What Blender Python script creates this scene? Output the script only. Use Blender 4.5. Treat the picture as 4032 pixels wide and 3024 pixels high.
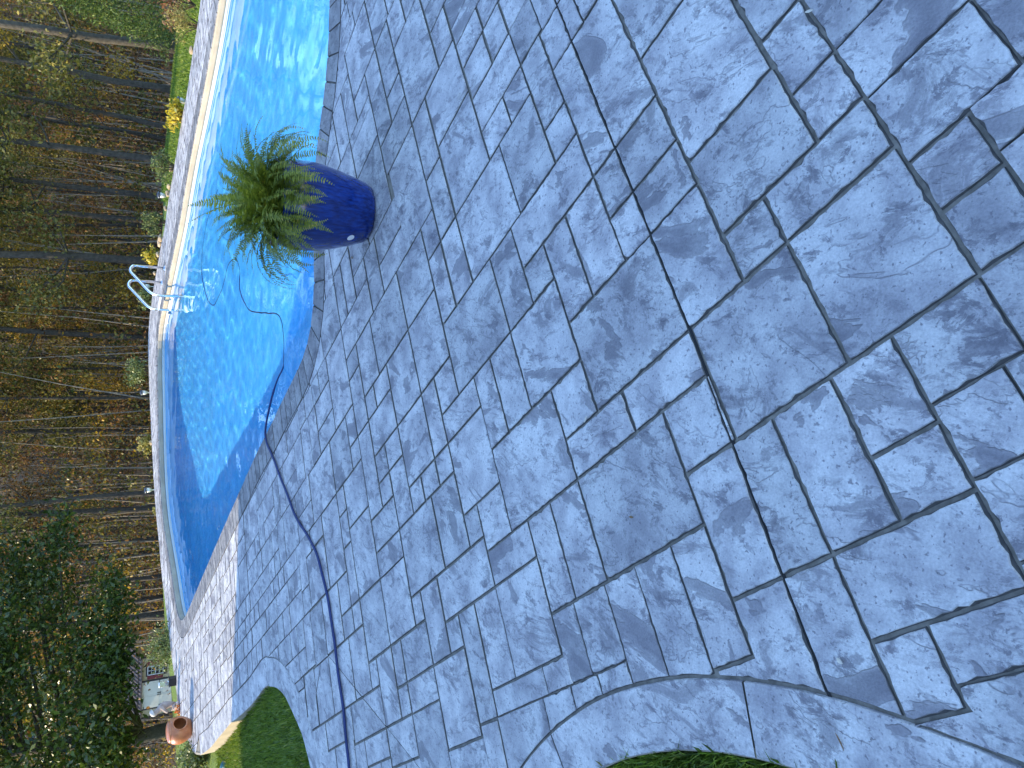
import bpy, bmesh, math, random
import numpy as np
from mathutils import Vector, Matrix, geometry
R = math.radians
sc = bpy.context.scene
col = sc.collection
for o in list(bpy.data.objects): bpy.data.objects.remove(o)

# ------------------------------------------------------------------ camera, sky, sun, exposure
PITCH, CAM_H = R(30.63), 1.75
cam = bpy.data.cameras.new('camera'); cam.sensor_width = 36.0; cam.lens = 3000.0 / 4032.0 * 36.0
cam.clip_start = 0.05; cam.clip_end = 800.0
cam_o = bpy.data.objects.new('camera', cam); col.objects.link(cam_o); sc.camera = cam_o
fwd = Vector((0, math.cos(PITCH), -math.sin(PITCH))); upv = Vector((0, math.sin(PITCH), math.cos(PITCH)))
m4 = Matrix((-upv, Vector((1, 0, 0)), -fwd)).transposed().to_4x4()      # the phone was held turned a quarter
m4.translation = (0, 0, CAM_H); cam_o.matrix_world = m4

SUN_EL = R(26.0); SUN_D = Vector((0.985, -0.17)).normalized()            # the way the shadows fall
world = bpy.data.worlds.new('World'); sc.world = world; world.use_nodes = True
wn = world.node_tree.nodes
sky = wn.new('ShaderNodeTexSky'); sky.sky_type = 'NISHITA'; sky.sun_disc = False
sky.sun_elevation = SUN_EL; sky.sun_rotation = math.atan2(-SUN_D.x, -SUN_D.y)
sky.air_density = 1.0; sky.dust_density = 0.1; sky.ozone_density = 3.0
world.node_tree.links.new(sky.outputs[0], wn['Background'].inputs[0]); wn['Background'].inputs[1].default_value = 0.15
sun = bpy.data.lights.new('sun', 'SUN'); sun.energy = 2.0; sun.angle = R(0.5); sun.color = (1.0, 0.85, 0.54)
sun.cycles.is_caustics_light = True
sun_o = bpy.data.objects.new('sun', sun); col.objects.link(sun_o)
sun_o.rotation_euler = Vector((SUN_D.x, SUN_D.y, -math.tan(SUN_EL))).to_track_quat('-Z', 'Y').to_euler()
sun_o.location = (-20, 4, 15)
vs = sc.view_settings; vs.view_transform = 'Standard'; vs.look = 'None'; vs.exposure = 2.14; vs.gamma = 1.0; vs.use_curve_mapping = False
sc.render.engine = 'CYCLES'; sc.cycles.use_denoising = True
sc.cycles.max_bounces = 8; sc.cycles.transmission_bounces = 6; sc.cycles.sample_clamp_indirect = 6.0

# ------------------------------------------------------------------ helpers
def tag(o, label=None, cat=None, group=None, kind=None):
    if label: o['label'] = label
    if cat: o['category'] = cat
    if group: o['group'] = group
    if kind: o['kind'] = kind
    return o

def empty(name, loc=(0, 0, 0), rz=0.0):
    o = bpy.data.objects.new(name, None); col.objects.link(o); o.location = loc; o.rotation_euler = (0, 0, rz)
    o.empty_display_size = 0.1
    return o

def mesh(name, V, F, mat=None, smooth=False, rnd=None):
    me = bpy.data.meshes.new(name); me.from_pydata([tuple(v) for v in V], [], [tuple(f) for f in F])
    if mat is not None: me.materials.append(mat)
    if smooth: me.polygons.foreach_set('use_smooth', [True] * len(me.polygons))
    if rnd is not None:
        a = me.attributes.new('rnd', 'FLOAT', 'FACE'); a.data.foreach_set('value', np.broadcast_to(np.asarray(rnd, float), (len(me.polygons),)).astype(np.float32).copy())
    me.update()
    return me

def link(name, me, parent=None, loc=None):
    o = bpy.data.objects.new(name, me); col.objects.link(o)
    if parent is not None: o.parent = parent
    if loc is not None: o.location = loc
    return o

def mk(name, VF, mat, parent=None, smooth=False, rnd=None, loc=None):
    return link(name, mesh(name, VF[0], VF[1], mat, smooth, rnd), parent, loc)

def join(*parts):
    V, F = [], []
    for v, f in parts:
        n = len(V); V += [tuple(p) for p in v]; F += [tuple(i + n for i in q) for q in f]
    return V, F

def box(x0, x1, y0, y1, z0, z1):
    V = [(x, y, z) for z in (z0, z1) for y in (y0, y1) for x in (x0, x1)]
    return V, [(0, 2, 3, 1), (4, 5, 7, 6), (0, 1, 5, 4), (2, 6, 7, 3), (0, 4, 6, 2), (1, 3, 7, 5)]

def bevel_box(x0, x1, y0, y1, z0, z1, b):
    bm = bmesh.new(); v, f = box(x0, x1, y0, y1, z0, z1)
    vs_ = [bm.verts.new(p) for p in v]
    for q in f: bm.faces.new([vs_[i] for i in q])
    bmesh.ops.bevel(bm, geom=bm.edges[:], offset=b, segments=2, affect='EDGES', profile=0.6)
    bm.verts.index_update(); V = [p.co[:] for p in bm.verts]; F = [[p.index for p in q.verts] for q in bm.faces]; bm.free()
    return V, F

def tube(pts, rad, n=8, cap=True, flat=1.0):
    P = [Vector(p) for p in pts]; rr = rad if hasattr(rad, '__len__') else [rad] * len(P)
    V, F = [], []; N = None
    for i, p in enumerate(P):
        t = (P[min(i + 1, len(P) - 1)] - P[max(i - 1, 0)])
        t = t.normalized() if t.length > 1e-9 else Vector((0, 0, 1))
        if N is None:
            N = t.orthogonal().normalized()
        N = (N - t * N.dot(t)); N = N.normalized() if N.length > 1e-6 else t.orthogonal().normalized()
        B = t.cross(N)
        for k in range(n):
            a = 2 * math.pi * k / n
            V.append(p + (N * math.cos(a) + B * math.sin(a) * flat) * rr[i])
    for i in range(len(P) - 1):
        for k in range(n):
            a, b = i * n + k, i * n + (k + 1) % n
            F.append((a, b, b + n, a + n))
    if cap:
        F.append(tuple(range(n - 1, -1, -1))); F.append(tuple((len(P) - 1) * n + k for k in range(n)))
    return V, F

def lathe(prof, n=32, close=False):
    V, F = [], []
    for r, z in prof:
        for k in range(n):
            a = 2 * math.pi * k / n; V.append((r * math.cos(a), r * math.sin(a), z))
    for i in range(len(prof) - 1):
        for k in range(n):
            a, b = i * n + k, i * n + (k + 1) % n
            F.append((a, b, b + n, a + n))
    if close:
        F.append(tuple(range(n - 1, -1, -1))); F.append(tuple((len(prof) - 1) * n + k for k in range(n)))
    return V, F

def xf(VF, loc=(0, 0, 0), rot=(0, 0, 0), s=(1, 1, 1)):
    from mathutils import Euler
    M = Matrix.Translation(loc) @ Euler(rot).to_matrix().to_4x4() @ Matrix.Diagonal((*s, 1))
    return [tuple(M @ Vector(v)) for v in VF[0]], VF[1]

def fillet(pts, rad, n=6):
    P = [Vector(p) for p in pts]; out = [P[0]]
    for i in range(1, len(P) - 1):
        a, b, c = P[i - 1], P[i], P[i + 1]
        u, w = (a - b), (c - b); r_ = min(rad, u.length * 0.48, w.length * 0.48)
        s, e = b + u.normalized() * r_, b + w.normalized() * r_
        for k in range(n + 1):
            t = k / n; out.append(s * (1 - t) ** 2 + b * 2 * t * (1 - t) + e * t * t)
    out.append(P[-1]); return out

def spline(pts, step):
    P = [np.array(p, float) for p in pts]; out = []
    Q = [2 * P[0] - P[1]] + P + [2 * P[-1] - P[-2]]
    for i in range(1, len(Q) - 2):
        a, b, c, d = Q[i - 1:i + 3]; n = max(1, int(np.linalg.norm(c - b) / step))
        for k in range(n):
            t = k / n
            out.append(0.5 * (2 * b + (c - a) * t + (2 * a - 5 * b + 4 * c - d) * t * t + (3 * b - a - 3 * c + d) * t ** 3))
    out.append(P[-1]); return np.array(out)

def resample_closed(P, step, smooth=2):
    P = np.asarray(P, float)
    for _ in range(smooth):
        P = np.stack([0.75 * P + 0.25 * np.roll(P, -1, 0), 0.25 * P + 0.75 * np.roll(P, -1, 0)], 1).reshape(-1, 2)
    for it in range(3):
        Q = np.vstack([P, P[:1]]); d = np.r_[0, np.cumsum(np.linalg.norm(np.diff(Q, axis=0), axis=1))]
        n = int(round(d[-1] / step)); s = np.arange(n) * d[-1] / n
        P = np.c_[np.interp(s, d, Q[:, 0]), np.interp(s, d, Q[:, 1])]
        if it < 2: P = (np.roll(P, 1, 0) + 2 * P + np.roll(P, -1, 0)) / 4
    return P

def offset_closed(P, d):
    t = np.roll(P, -1, 0) - np.roll(P, 1, 0); t /= np.linalg.norm(t, axis=1)[:, None]
    return P + d * np.c_[t[:, 1], -t[:, 0]]

def offset_open(P, d):
    t = np.gradient(P, axis=0); t /= np.linalg.norm(t, axis=1)[:, None]
    return P + d * np.c_[t[:, 1], -t[:, 0]]

def inside(poly, X, Y):
    X, Y = np.asarray(X, float), np.asarray(Y, float); res = np.zeros(X.shape, bool)
    n = len(poly)
    for i in range(n):
        x0, y0 = poly[i]; x1, y1 = poly[(i + 1) % n]
        c = ((y0 > Y) != (y1 > Y)) & (X < (x1 - x0) * (Y - y0) / ((y1 - y0) if abs(y1 - y0) > 1e-12 else 1e-12) + x0)
        res ^= c
    return res

def dist_poly(poly, X, Y, closed=True):
    X, Y = np.asarray(X, float), np.asarray(Y, float); best = np.full(X.shape, 1e9); n = len(poly)
    for i in range(n if closed else n - 1):
        x0, y0 = poly[i]; x1, y1 = poly[(i + 1) % n]; dx, dy = x1 - x0, y1 - y0; L = dx * dx + dy * dy + 1e-12
        t = np.clip(((X - x0) * dx + (Y - y0) * dy) / L, 0, 1)
        best = np.minimum(best, np.hypot(X - x0 - t * dx, Y - y0 - t * dy))
    return best

def clip_half(poly, a, b, c):        # keep a*x+b*y <= c
    out = []
    for i in range(len(poly)):
        p, q = poly[i], poly[(i + 1) % len(poly)]; dp, dq = a * p[0] + b * p[1] - c, a * q[0] + b * q[1] - c
        if dp <= 0: out.append(p)
        if (dp <= 0) != (dq <= 0):
            t = dp / (dp - dq); out.append((p[0] + t * (q[0] - p[0]), p[1] + t * (q[1] - p[1])))
    return out

def area(poly):
    return 0.5 * sum(poly[i][0] * poly[(i + 1) % len(poly)][1] - poly[(i + 1) % len(poly)][0] * poly[i][1] for i in range(len(poly)))

def clip_convex(subject, conv):
    if area(conv) < 0: conv = conv[::-1]
    out = list(subject)
    for i in range(len(conv)):
        (x0, y0), (x1, y1) = conv[i], conv[(i + 1) % len(conv)]
        a, b = (y1 - y0), -(x1 - x0); out = clip_half(out, a, b, a * x0 + b * y0)
        if len(out) < 3: return []
    return out

# ------------------------------------------------------------------ materials
class NT:
    def __init__(s, name):
        s.m = bpy.data.materials.new(name); s.m.use_nodes = True; s.t = s.m.node_tree; s.n = s.t.nodes
        s.b = s.n['Principled BSDF']; s.out = s.n['Material Output']
    def new(s, kind, **k):
        n = s.n.new('ShaderNode' + kind)
        for a, v in k.items(): setattr(n, a, v)
        return n
    def lk(s, a, b): s.t.links.new(a, b)
    def put(s, sock, v):
        if hasattr(v, 'links'): s.lk(v, sock)
        else: sock.default_value = v
    def pos(s): return s.new('NewGeometry').outputs['Position']
    def obj(s): return s.new('TexCoord').outputs['Object']
    def attr(s, name='rnd'): return s.new('Attribute', attribute_name=name).outputs['Fac']
    def noise(s, vec, scale, detail=3.0, rough=0.55, dist=0.0, fac=True):
        n = s.new('TexNoise'); s.lk(vec, n.inputs['Vector']); n.inputs['Scale'].default_value = scale
        n.inputs['Detail'].default_value = detail; n.inputs['Roughness'].default_value = rough; n.inputs['Distortion'].default_value = dist
        return n.outputs['Fac' if fac else 'Color']
    def ramp(s, fac, stops, interp='LINEAR'):
        r = s.new('ValToRGB'); r.color_ramp.interpolation = interp; e = r.color_ramp.elements
        while len(e) < len(stops): e.new(0.5)
        for k, (p, c) in enumerate(stops):
            e[k].position = p; e[k].color = (*c, 1) if len(c) == 3 else c
        s.put(r.inputs['Fac'], fac); return r.outputs['Color']
    def math(s, op, a, b=0.0, clamp=False):
        n = s.new('Math', operation=op, use_clamp=clamp); s.put(n.inputs[0], a); s.put(n.inputs[1], b); return n.outputs[0]
    def vmath(s, op, a, b):
        n = s.new('VectorMath', operation=op); s.put(n.inputs[0], a); s.put(n.inputs[1], b); return n.outputs[0]
    def mix(s, fac, a, b, mode='MIX'):
        n = s.new('Mix', data_type='RGBA', blend_type=mode); s.put(n.inputs['Factor'], fac)
        s.put(n.inputs[6], (*a, 1) if isinstance(a, tuple) else a); s.put(n.inputs[7], (*b, 1) if isinstance(b, tuple) else b); return n.outputs[2]
    def bump(s, h, strength=0.5, dist=0.01, normal=None):
        n = s.new('Bump'); n.inputs['Strength'].default_value = strength; n.inputs['Distance'].default_value = dist; s.lk(h, n.inputs['Height'])
        if normal is not None: s.lk(normal, n.inputs['Normal'])
        return n.outputs['Normal']
    def col(s, v): s.put(s.b.inputs['Base Color'], (*v, 1) if isinstance(v, tuple) else v)
    def set(s, **k):
        for a, v in k.items(): s.put(s.b.inputs[a.replace('_', ' ')], v)
        return s
    def nrm(s, n): s.lk(n, s.b.inputs['Normal'])

def simple(name, c, rough=0.6, var=0.15, scale=8.0, bump=0.0, bdist=0.01, metal=0.0, **k):
    t = NT(name); p = t.obj(); n = t.noise(p, scale, 4.0)
    lo = tuple(v * (1 - var) for v in c); hi = tuple(min(1, v * (1 + var)) for v in c)
    t.col(t.ramp(n, [(0.3, lo), (0.7, hi)])); t.set(Roughness=rough, Metallic=metal, **k)
    if bump: t.nrm(t.bump(t.noise(p, scale * 4, 5.0), bump, bdist))
    return t.m

def slate(name, tone=1.0, per_stone=True):
    t = NT(name); p = t.pos(); r = t.attr()
    v = t.new('CombineXYZ'); t.put(v.inputs[0], t.math('MULTIPLY', r, 37.0)); t.put(v.inputs[1], t.math('MULTIPLY', r, 91.0)); t.put(v.inputs[2], t.math('MULTIPLY', r, 13.0))
    q = t.vmath('ADD', p, v.outputs[0])
    mapn = t.new('Mapping'); mapn.inputs['Scale'].default_value = (1.0, 0.55, 1.0); mapn.inputs['Rotation'].default_value = (0, 0, R(-12)); t.lk(q, mapn.inputs['Vector']); qs = mapn.outputs[0]
    cleft = t.noise(qs, 3.2, 5.0, 0.62, 0.6)                       # slate layers split away in steps
    steps = t.ramp(cleft, [(0.0, (0.0,) * 3), (0.385, (0.10,) * 3), (0.40, (0.42,) * 3), (0.555, (0.5,) * 3), (0.565, (0.74,) * 3), (1.0, (0.9,) * 3)])
    fine = t.noise(qs, 26.0, 6.0, 0.68); grain = t.noise(q, 140.0, 3.0, 0.6)
    mott = t.noise(q, 5.5, 4.0, 0.62); blot = t.noise(qs, 6.2, 7.0, 0.72, 0.9)
    flk = t.noise(qs, 19.0, 7.0, 0.74, 0.5); pit = t.noise(q, 75.0, 2.0, 0.5)
    base = t.ramp(mott, [(0.32, (0.29 * tone, 0.275 * tone, 0.295 * tone)), (0.46, (0.42 * tone, 0.402 * tone, 0.412 * tone)), (0.58, (0.54 * tone, 0.525 * tone, 0.522 * tone)), (0.74, (0.62 * tone, 0.605 * tone, 0.592 * tone))])
    stain = t.ramp(blot, [(0.545, (0.0,) * 3), (0.61, (0.65,) * 3), (0.80, (0.95,) * 3)])       # antiquing powder left in the hollows
    low = t.ramp(cleft, [(0.33, (0.80,) * 3), (0.395, (0.55,) * 3), (0.402, (0.0,) * 3), (1.0, (0.0,) * 3)])
    edge = t.ramp(cleft, [(0.385, (0.0,) * 3), (0.395, (0.7,) * 3), (0.405, (0.0,) * 3), (0.552, (0.0,) * 3), (0.56, (0.6,) * 3), (0.568, (0.0,) * 3)])
    sp = t.ramp(fine, [(0.58, (0.0,) * 3), (0.68, (0.6,) * 3)])
    fl = t.math('MULTIPLY', t.ramp(flk, [(0.535, (0.0,) * 3), (0.575, (0.85,) * 3)]), t.ramp(blot, [(0.42, (0.15,) * 3), (0.58, (1.0,) * 3)]))
    pt = t.ramp(pit, [(0.625, (0.0,) * 3), (0.70, (0.75,) * 3)])
    k = t.math('MAXIMUM', t.math('MAXIMUM', t.math('MULTIPLY', stain, 0.9), low), t.math('MAXIMUM', t.math('MAXIMUM', edge, fl), t.math('MAXIMUM', t.math('MULTIPLY', sp, 0.8), pt)))
    c = t.mix(t.math('MULTIPLY', k, 0.95), base, (0.110 * tone, 0.100 * tone, 0.124 * tone))
    c = t.mix(0.8, c, t.ramp(r, [(0.0, (0.82,) * 3), (0.4, (1.0,) * 3), (1.0, (1.14, 1.12, 1.10))]), 'MULTIPLY')
    c = t.mix(0.6, c, t.ramp(grain, [(0.3, (0.70,) * 3), (0.7, (1.15,) * 3)]), 'MULTIPLY')
    yel = t.ramp(t.noise(p, 0.9, 5.0, 0.7), [(0.66, (0.0,) * 3), (0.74, (0.35,) * 3)])              # pollen and leaf stains
    c = t.mix(yel, c, (0.44, 0.36, 0.18))
    t.col(c); t.set(Roughness=t.ramp(mott, [(0.3, (0.48,) * 3), (0.7, (0.68,) * 3)]))
    h = t.math('ADD', t.math('MULTIPLY', steps, 0.7), t.math('ADD', t.math('MULTIPLY', fine, 0.45), t.math('MULTIPLY', grain, 0.12)))
    t.nrm(t.bump(h, 0.85, 0.018)); return t.m

M = {}
M['stone'] = slate('stamped_slate_concrete')
M['coping'] = slate('coping_concrete', 0.52)
M['border'] = slate('border_concrete', 1.02)
M['joint'] = simple('joint_grout', (0.20, 0.178, 0.145), 0.9, 0.35, 30.0, 0.6, 0.004)
M['edge'] = simple('joint_side_dark', (0.088, 0.080, 0.074), 0.9, 0.3, 30.0)
M['cut'] = simple('saw_cut_dark', (0.02, 0.019, 0.018), 0.9, 0.2, 30.0)
M['cream'] = simple('cream_concrete_edge', (0.37, 0.305, 0.225), 0.75, 0.16, 3.0, 0.4, 0.004)
M['white_vinyl'] = simple('white_vinyl', (0.52, 0.53, 0.52), 0.35, 0.05, 5.0)
# ------------------------------------------------------------------ plan of the place (metres, x to the ladder side, y away from the house)
POOL = [(2.91,5.68),(2.74,5.68),(2.63,5.69),(2.44,5.73),(2.32,5.77),(2.22,5.81),(2.12,5.87),(2.01,5.95),(1.85,6.04),(1.55,6.13),(1.16,6.14),(1.01,6.11),(0.86,6.07),(0.77,6.05),(0.63,6.08),(0.52,6.13),(0.42,6.18),(0.29,6.29),(0.17,6.49),(0.03,6.77),(-0.14,7.11),(-0.38,7.52),(-0.63,8.03),(-0.83,8.39),(-1.16,8.95),(-1.46,9.48),(-1.99,10.39),(-2.66,11.53),(-3.50,12.94),(-3.85,13.54),(-4.02,13.95),(-4.05,14.25),(-3.95,14.6),(-3.75,14.90),(-3.52,15.2),(-3.25,15.67),(-2.97,16.20),(-2.57,16.75),(-2.19,17.05),(-1.72,17.27),(-1.13,17.40),(-0.66,17.50),(0.06,17.62),(0.44,17.70),(0.90,17.66),(1.23,17.35),(1.57,16.59),(1.85,16.04),(2.11,15.48),(2.44,14.82),(2.69,14.27),(3.18,13.51),(3.53,12.97),(3.81,12.36),(4.08,11.83),(4.35,11.31),(4.62,10.85),(4.90,10.45),(5.4,9.8),(5.75,9.0),(5.8,8.1),(5.5,7.1),(4.9,6.3),(4.1,5.8),(3.4,5.68)]
LAWN_EDGE = [(-5.41,11.87),(-4.99,11.08),(-4.59,10.43),(-4.37,10.07),(-4.04,9.53),(-3.89,9.24),(-3.44,8.44),(-3.03,7.80),(-2.94,7.56),(-2.87,7.32),(-2.84,7.03),(-2.87,6.82),(-2.91,6.63),(-2.96,6.44),(-3.05,6.29),(-3.18,6.14),(-3.5,5.9),(-4.2,5.65),(-5.5,5.5),(-7.2,5.45)]
BED_EDGE = [(-7.2,3.5),(-5.2,3.48),(-3.6,3.40),(-2.5,3.12),(-1.88,2.74),(-1.46,2.31),(-1.20,1.86),(-1.065,1.40),(-1.03,0.95),(-1.06,0.4),(-1.15,-0.8),(-1.2,-2.5)]
FAR_EDGE = [(8.2,-2.5),(8.2,6.5),(7.9,8.4),(7.2,10.0),(6.3,11.2),(5.60,11.87),(5.37,12.14),(5.18,12.54),(4.89,12.97),(4.66,13.37),(4.45,13.91),(4.14,14.43),(3.91,14.89),(3.61,15.48),(3.37,15.91),(3.11,16.29),(2.82,16.99),(2.60,17.41),(2.21,18.22),(1.78,18.98),(1.30,19.50),(0.90,19.62),(0.50,19.56),(0.07,19.42),(-0.45,19.20),(-0.97,18.98),(-1.52,18.70),(-2.07,18.40),(-2.54,18.11),(-2.93,17.76),(-3.27,17.38),(-3.80,16.90),(-4.16,16.41),(-4.45,16.00),(-4.78,15.64),(-4.96,15.37),(-5.20,14.92),(-5.41,14.61),(-5.58,14.30),(-5.68,13.91),(-5.71,13.48),(-5.71,13.08),(-5.69,12.70),(-5.58,12.30)]
OUTER = [tuple(p) for p in np.vstack([spline(LAWN_EDGE, 0.12), spline(BED_EDGE, 0.12), spline(FAR_EDGE, 0.2)])]
pool = resample_closed(POOL, 0.176, 2)              # one sample to each coping stone
if area([tuple(p) for p in pool]) < 0: pool = pool[::-1]
COPING_W = 0.30
pool_out = offset_closed(pool, COPING_W)            # outer side of the coping (counter-clockwise outline: +d is outwards)

# ------------------------------------------------------------------ patio slab
patio = empty('patio'); tag(patio, 'blue grey stamped concrete patio in an ashlar slate pattern around the pool', 'patio', kind='structure')
slab_top = -0.0105
hole = [tuple(p) for p in offset_closed(pool, 0.05)]
loops = [[Vector((*p, 0)) for p in OUTER], [Vector((*p, 0)) for p in hole]]
tris = geometry.tessellate_polygon(loops); allp = OUTER + hole
V = [(x, y, slab_top) for x, y in allp]; F = []
for a, b, c in tris:
    (x0, y0), (x1, y1), (x2, y2) = allp[a], allp[b], allp[c]
    F.append((a, b, c) if (x1 - x0) * (y2 - y0) - (x2 - x0) * (y1 - y0) > 0 else (a, c, b))
mk('slab', (V, F), M['joint'], patio)

def strip(A, zA, B, zB, closed=True):
    n = len(A); V = [(x, y, zA) for x, y in A] + [(x, y, zB) for x, y in B]
    return V, [(i, (i + 1) % n, n + (i + 1) % n, n + i) for i in range(n if closed else n - 1)]
ou = np.array(OUTER)
mk('slab_edge', join(strip(ou, -0.004, ou, -0.7), strip(offset_closed(ou, -0.03 if area(OUTER) > 0 else 0.03), -0.0035, ou, -0.004)), M['cream'], patio)

# coping stones
rng = random.Random(4)
n = len(pool); ins = offset_closed(pool, 0.0); outs = offset_closed(pool, COPING_W - 0.012)
for i in range(n):
    j = (i + 1) % n
    a, b, c, d = Vector((*ins[i], 0)), Vector((*ins[j], 0)), Vector((*outs[j], 0)), Vector((*outs[i], 0))
    mid = (a + b + c + d) / 4; g = 0.0065
    def sh(p, q, gg): return p + (q - p).normalized() * gg
    top = [sh(a, b, g), sh(b, a, g), sh(c, d, g), sh(d, c, g)]; low = [sh(a, b, g - .004), sh(b, a, g - .004), sh(c, d, g - .004), sh(d, c, g - .004)]
    z = rng.uniform(-0.001, 0.0015)
    nin = (a - d).normalized()
    Vv = [p + Vector((0, 0, z)) for p in top] + [p + Vector((0, 0, -0.017)) for p in low]
    Vv[0] -= nin * 0.012; Vv[1] -= nin * 0.012; Vv += [top[0] + Vector((0, 0, -0.012)), top[1] + Vector((0, 0, -0.012))]
    Vv = [p - mid for p in Vv]
    co_ = mk('coping_stone', (Vv, [(0, 1, 2, 3), (1, 5, 6, 2), (2, 6, 7, 3), (3, 7, 4, 0), (0, 8, 9, 1)]), M['coping'], patio, rnd=rng.random(), loc=mid); co_.data.materials.append(M['edge']); co_.data.polygons.foreach_set('material_index', [0, 1, 1, 1, 0])
# rounded poured edge below the coping, seen on the far side
prof = [(0.0, -0.010), (-0.006, -0.03), (-0.006, -0.075), (0.0, -0.09), (0.012, -0.097), (0.06, -0.097)]
rings = [offset_closed(pool, d) for d, z in prof]
Vv, Ff = [], []
for k in range(len(prof) - 1):
    v, f = strip(rings[k], prof[k][1], rings[k + 1], prof[k + 1][1]); m0 = len(Vv); Vv += v; Ff += [tuple(i + m0 for i in q) for q in f]
mk('coping_face', (Vv, Ff), M['cream'], patio)

# border along the lawn
lawn_c = spline(LAWN_EDGE, 0.05); bed_c = spline(BED_EDGE, 0.05)
def border(curve, side, width, every):
    inn = offset_open(curve, side * width); out = offset_open(curve, side * 0.004); k0 = 0
    while k0 < len(curve) - 1:
        k1 = min(len(curve) - 1, k0 + int(every * rng.uniform(.7, 1.3) / 0.05))
        if len(curve) - 1 - k1 < 4: k1 = len(curve) - 1
        A, B = inn[k0:k1 + 1].copy(), out[k0:k1 + 1].copy()
        for E_ in (A, B):
            E_[0] += (E_[1] - E_[0]) * 0.07; E_[-1] += (E_[-2] - E_[-1]) * 0.07
        A2 = A + (A - B) * 0.02
        v1 = strip(A, 0.0, B, 0.0, False); v2 = strip(A2, -0.016, A, 0.0, False); v3 = strip(B, 0.0, B + (B - A) * 0.012, -0.02, False)
        VF = join(v1, v2, v3)
        if side * 1 < 0: VF = (VF[0], [q[::-1] for q in VF[1]])
        c = np.mean(A, axis=0); VF = ([(x - c[0], y - c[1], z) for x, y, z in VF[0]], VF[1])
        mk('border_piece', VF, M['border'], patio, rnd=rng.random(), loc=(c[0], c[1], 0)); k0 = k1
s1 = -1 if area(OUTER) > 0 else 1
BW = 0.265
BW2 = 0.215
border(lawn_c, s1, BW, 2.2); border(bed_c, s1, BW2, 1.3)

# ------------------------------------------------------------------ paving stones
HM = np.array([[0.938712,-0.561374,-0.075527],[0.562095,0.93945,0.008916],[0.021514,-0.01658,1.0]])
LAID = "137,169,85,114;170,198,85,114;137,210,115,182;211,242,115,182;243,275,115,143;276,317,115,143;243,299,144,215;21,61,159,234;62,92,159,194;93,136,159,194;137,210,183,261;211,242,183,215;62,136,195,234;-14,20,206,234;211,284,216,362;284,320,216,290;321,360,216,289;361,472,216,289;62,136,235,305;137,179,262,305;180,210,262,333;285,360,290,329;361,404,290,395;405,438,290,320;439,517,290,320;32,105,306,337;106,179,306,405;405,483,321,377;484,517,321,353;518,559,321,395;560,602,321,352;285,360,330,362;180,210,334,405;560,602,353,395;484,517,354,395;211,253,363,405;254,326,363,435;327,360,363,395;405,483,378,469;327,404,396,435;484,574,396,469;575,648,396,469;649,681,396,430;106,179,406,445;180,253,406,506;649,771,431,506;254,326,436,474;327,404,436,538;106,179,446,480;772,827,468,506;405,483,470,506;484,563,470,506;564,648,470,506;254,326,475,506;76,149,481,551;150,179,481,551;180,223,507,551;224,296,507,578;297,326,507,578;405,483,507,538;484,527,507,538;528,648,507,580;649,695,507,587;696,734,507,547;735,827,507,547;327,369,539,578;370,449,539,611;450,527,539,611;696,827,548,587;828,920,548,632;76,149,552,593;150,193,552,656;194,223,552,578;528,566,577,650;567,611,577,650;194,267,579,634;268,296,579,611;297,369,579,611;720,790,588,666;791,827,588,632;76,149,594,627;268,296,612,648;297,369,612,680;370,449,612,680;450,527,612,703;46,120,628,698;121,149,628,656;791,883,633,666;194,267,635,722;268,296,649,680;528,611,651,689;121,193,657,698;791,883,667,706;268,335,681,722;336,369,681,722;370,417,681,756;418,449,681,725;528,578,690,796;579,611,690,730;121,164,699,768;165,193,699,722;450,527,704,756;165,238,723,796;238,267,723,796;268,306,723,796;307,335,723,756;336,369,723,756;418,449,726,756;579,662,731,765;307,417,757,796;418,496,757,796;497,527,757,796;579,662,766,796;51,90,769,844;91,120,769,796;121,164,769,796;91,164,797,844;165,238,797,870;239,326,797,870;327,387,797,870;388,417,797,828;418,463,797,828;464,578,797,868;388,463,829,900;62,90,845,918;91,134,845,950;135,164,845,870;464,498,869,939;499,542,869,939;135,208,871,927;209,238,871,900;239,311,871,900;312,353,871,900;354,387,871,900;209,238,901,941;239,283,901,941;388,463,901,1005;135,208,928,1013;464,542,940,976;209,283,942,1013;100,134,988,1058;135,208,1014,1083;208,283,1014,1071;135,190,1084,1134;612,719,588,665;612,719,666,730;720,790,667,730;663,720,731,796;300,393,145,215;394,456,145,215;318,354,86,143;355,420,86,144;284,387,901,971;285,357,973,1060;359,388,973,1032"
laid = [[int(v) / 200 for v in q.split(',')] for q in LAID.split(';')]
def to_world(p, q):
    v = HM @ np.array([p, q, 1.0]); return (v[0] / v[2], v[1] / v[2])
def to_pat(x, y):
    v = np.linalg.inv(HM) @ np.array([x, y, 1.0]); return v[:2] / v[2]
rs = random.Random(11); RES = 0.025
PA, PB, QA, QB = -5.6, 14.4, -6.9, 15.0
nx, ny = int((PB - PA) / RES), int((QB - QA) / RES)
px = PA + (np.arange(nx) + .5) * RES; qy = QA + (np.arange(ny) + .5) * RES
PX, QY = np.meshgrid(px, qy)
den = HM[2, 0] * PX + HM[2, 1] * QY + 1; WX = (HM[0, 0] * PX + HM[0, 1] * QY + HM[0, 2]) / den; WY = (HM[1, 0] * PX + HM[1, 1] * QY + HM[1, 2]) / den
step = 8
okc = inside(OUTER, WX[::step, ::step], WY[::step, ::step]) | (dist_poly(OUTER, WX[::step, ::step], WY[::step, ::step]) < 0.5)
okc &= ~(inside([tuple(p) for p in pool], WX[::step, ::step], WY[::step, ::step]) & (dist_poly([tuple(p) for p in pool], WX[::step, ::step], WY[::step, ::step]) > 0.45))
ok = np.repeat(np.repeat(okc, step, 0), step, 1)[:ny, :nx]
free = np.zeros((ny, nx), bool); free[:ok.shape[0], :ok.shape[1]] = ok
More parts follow.
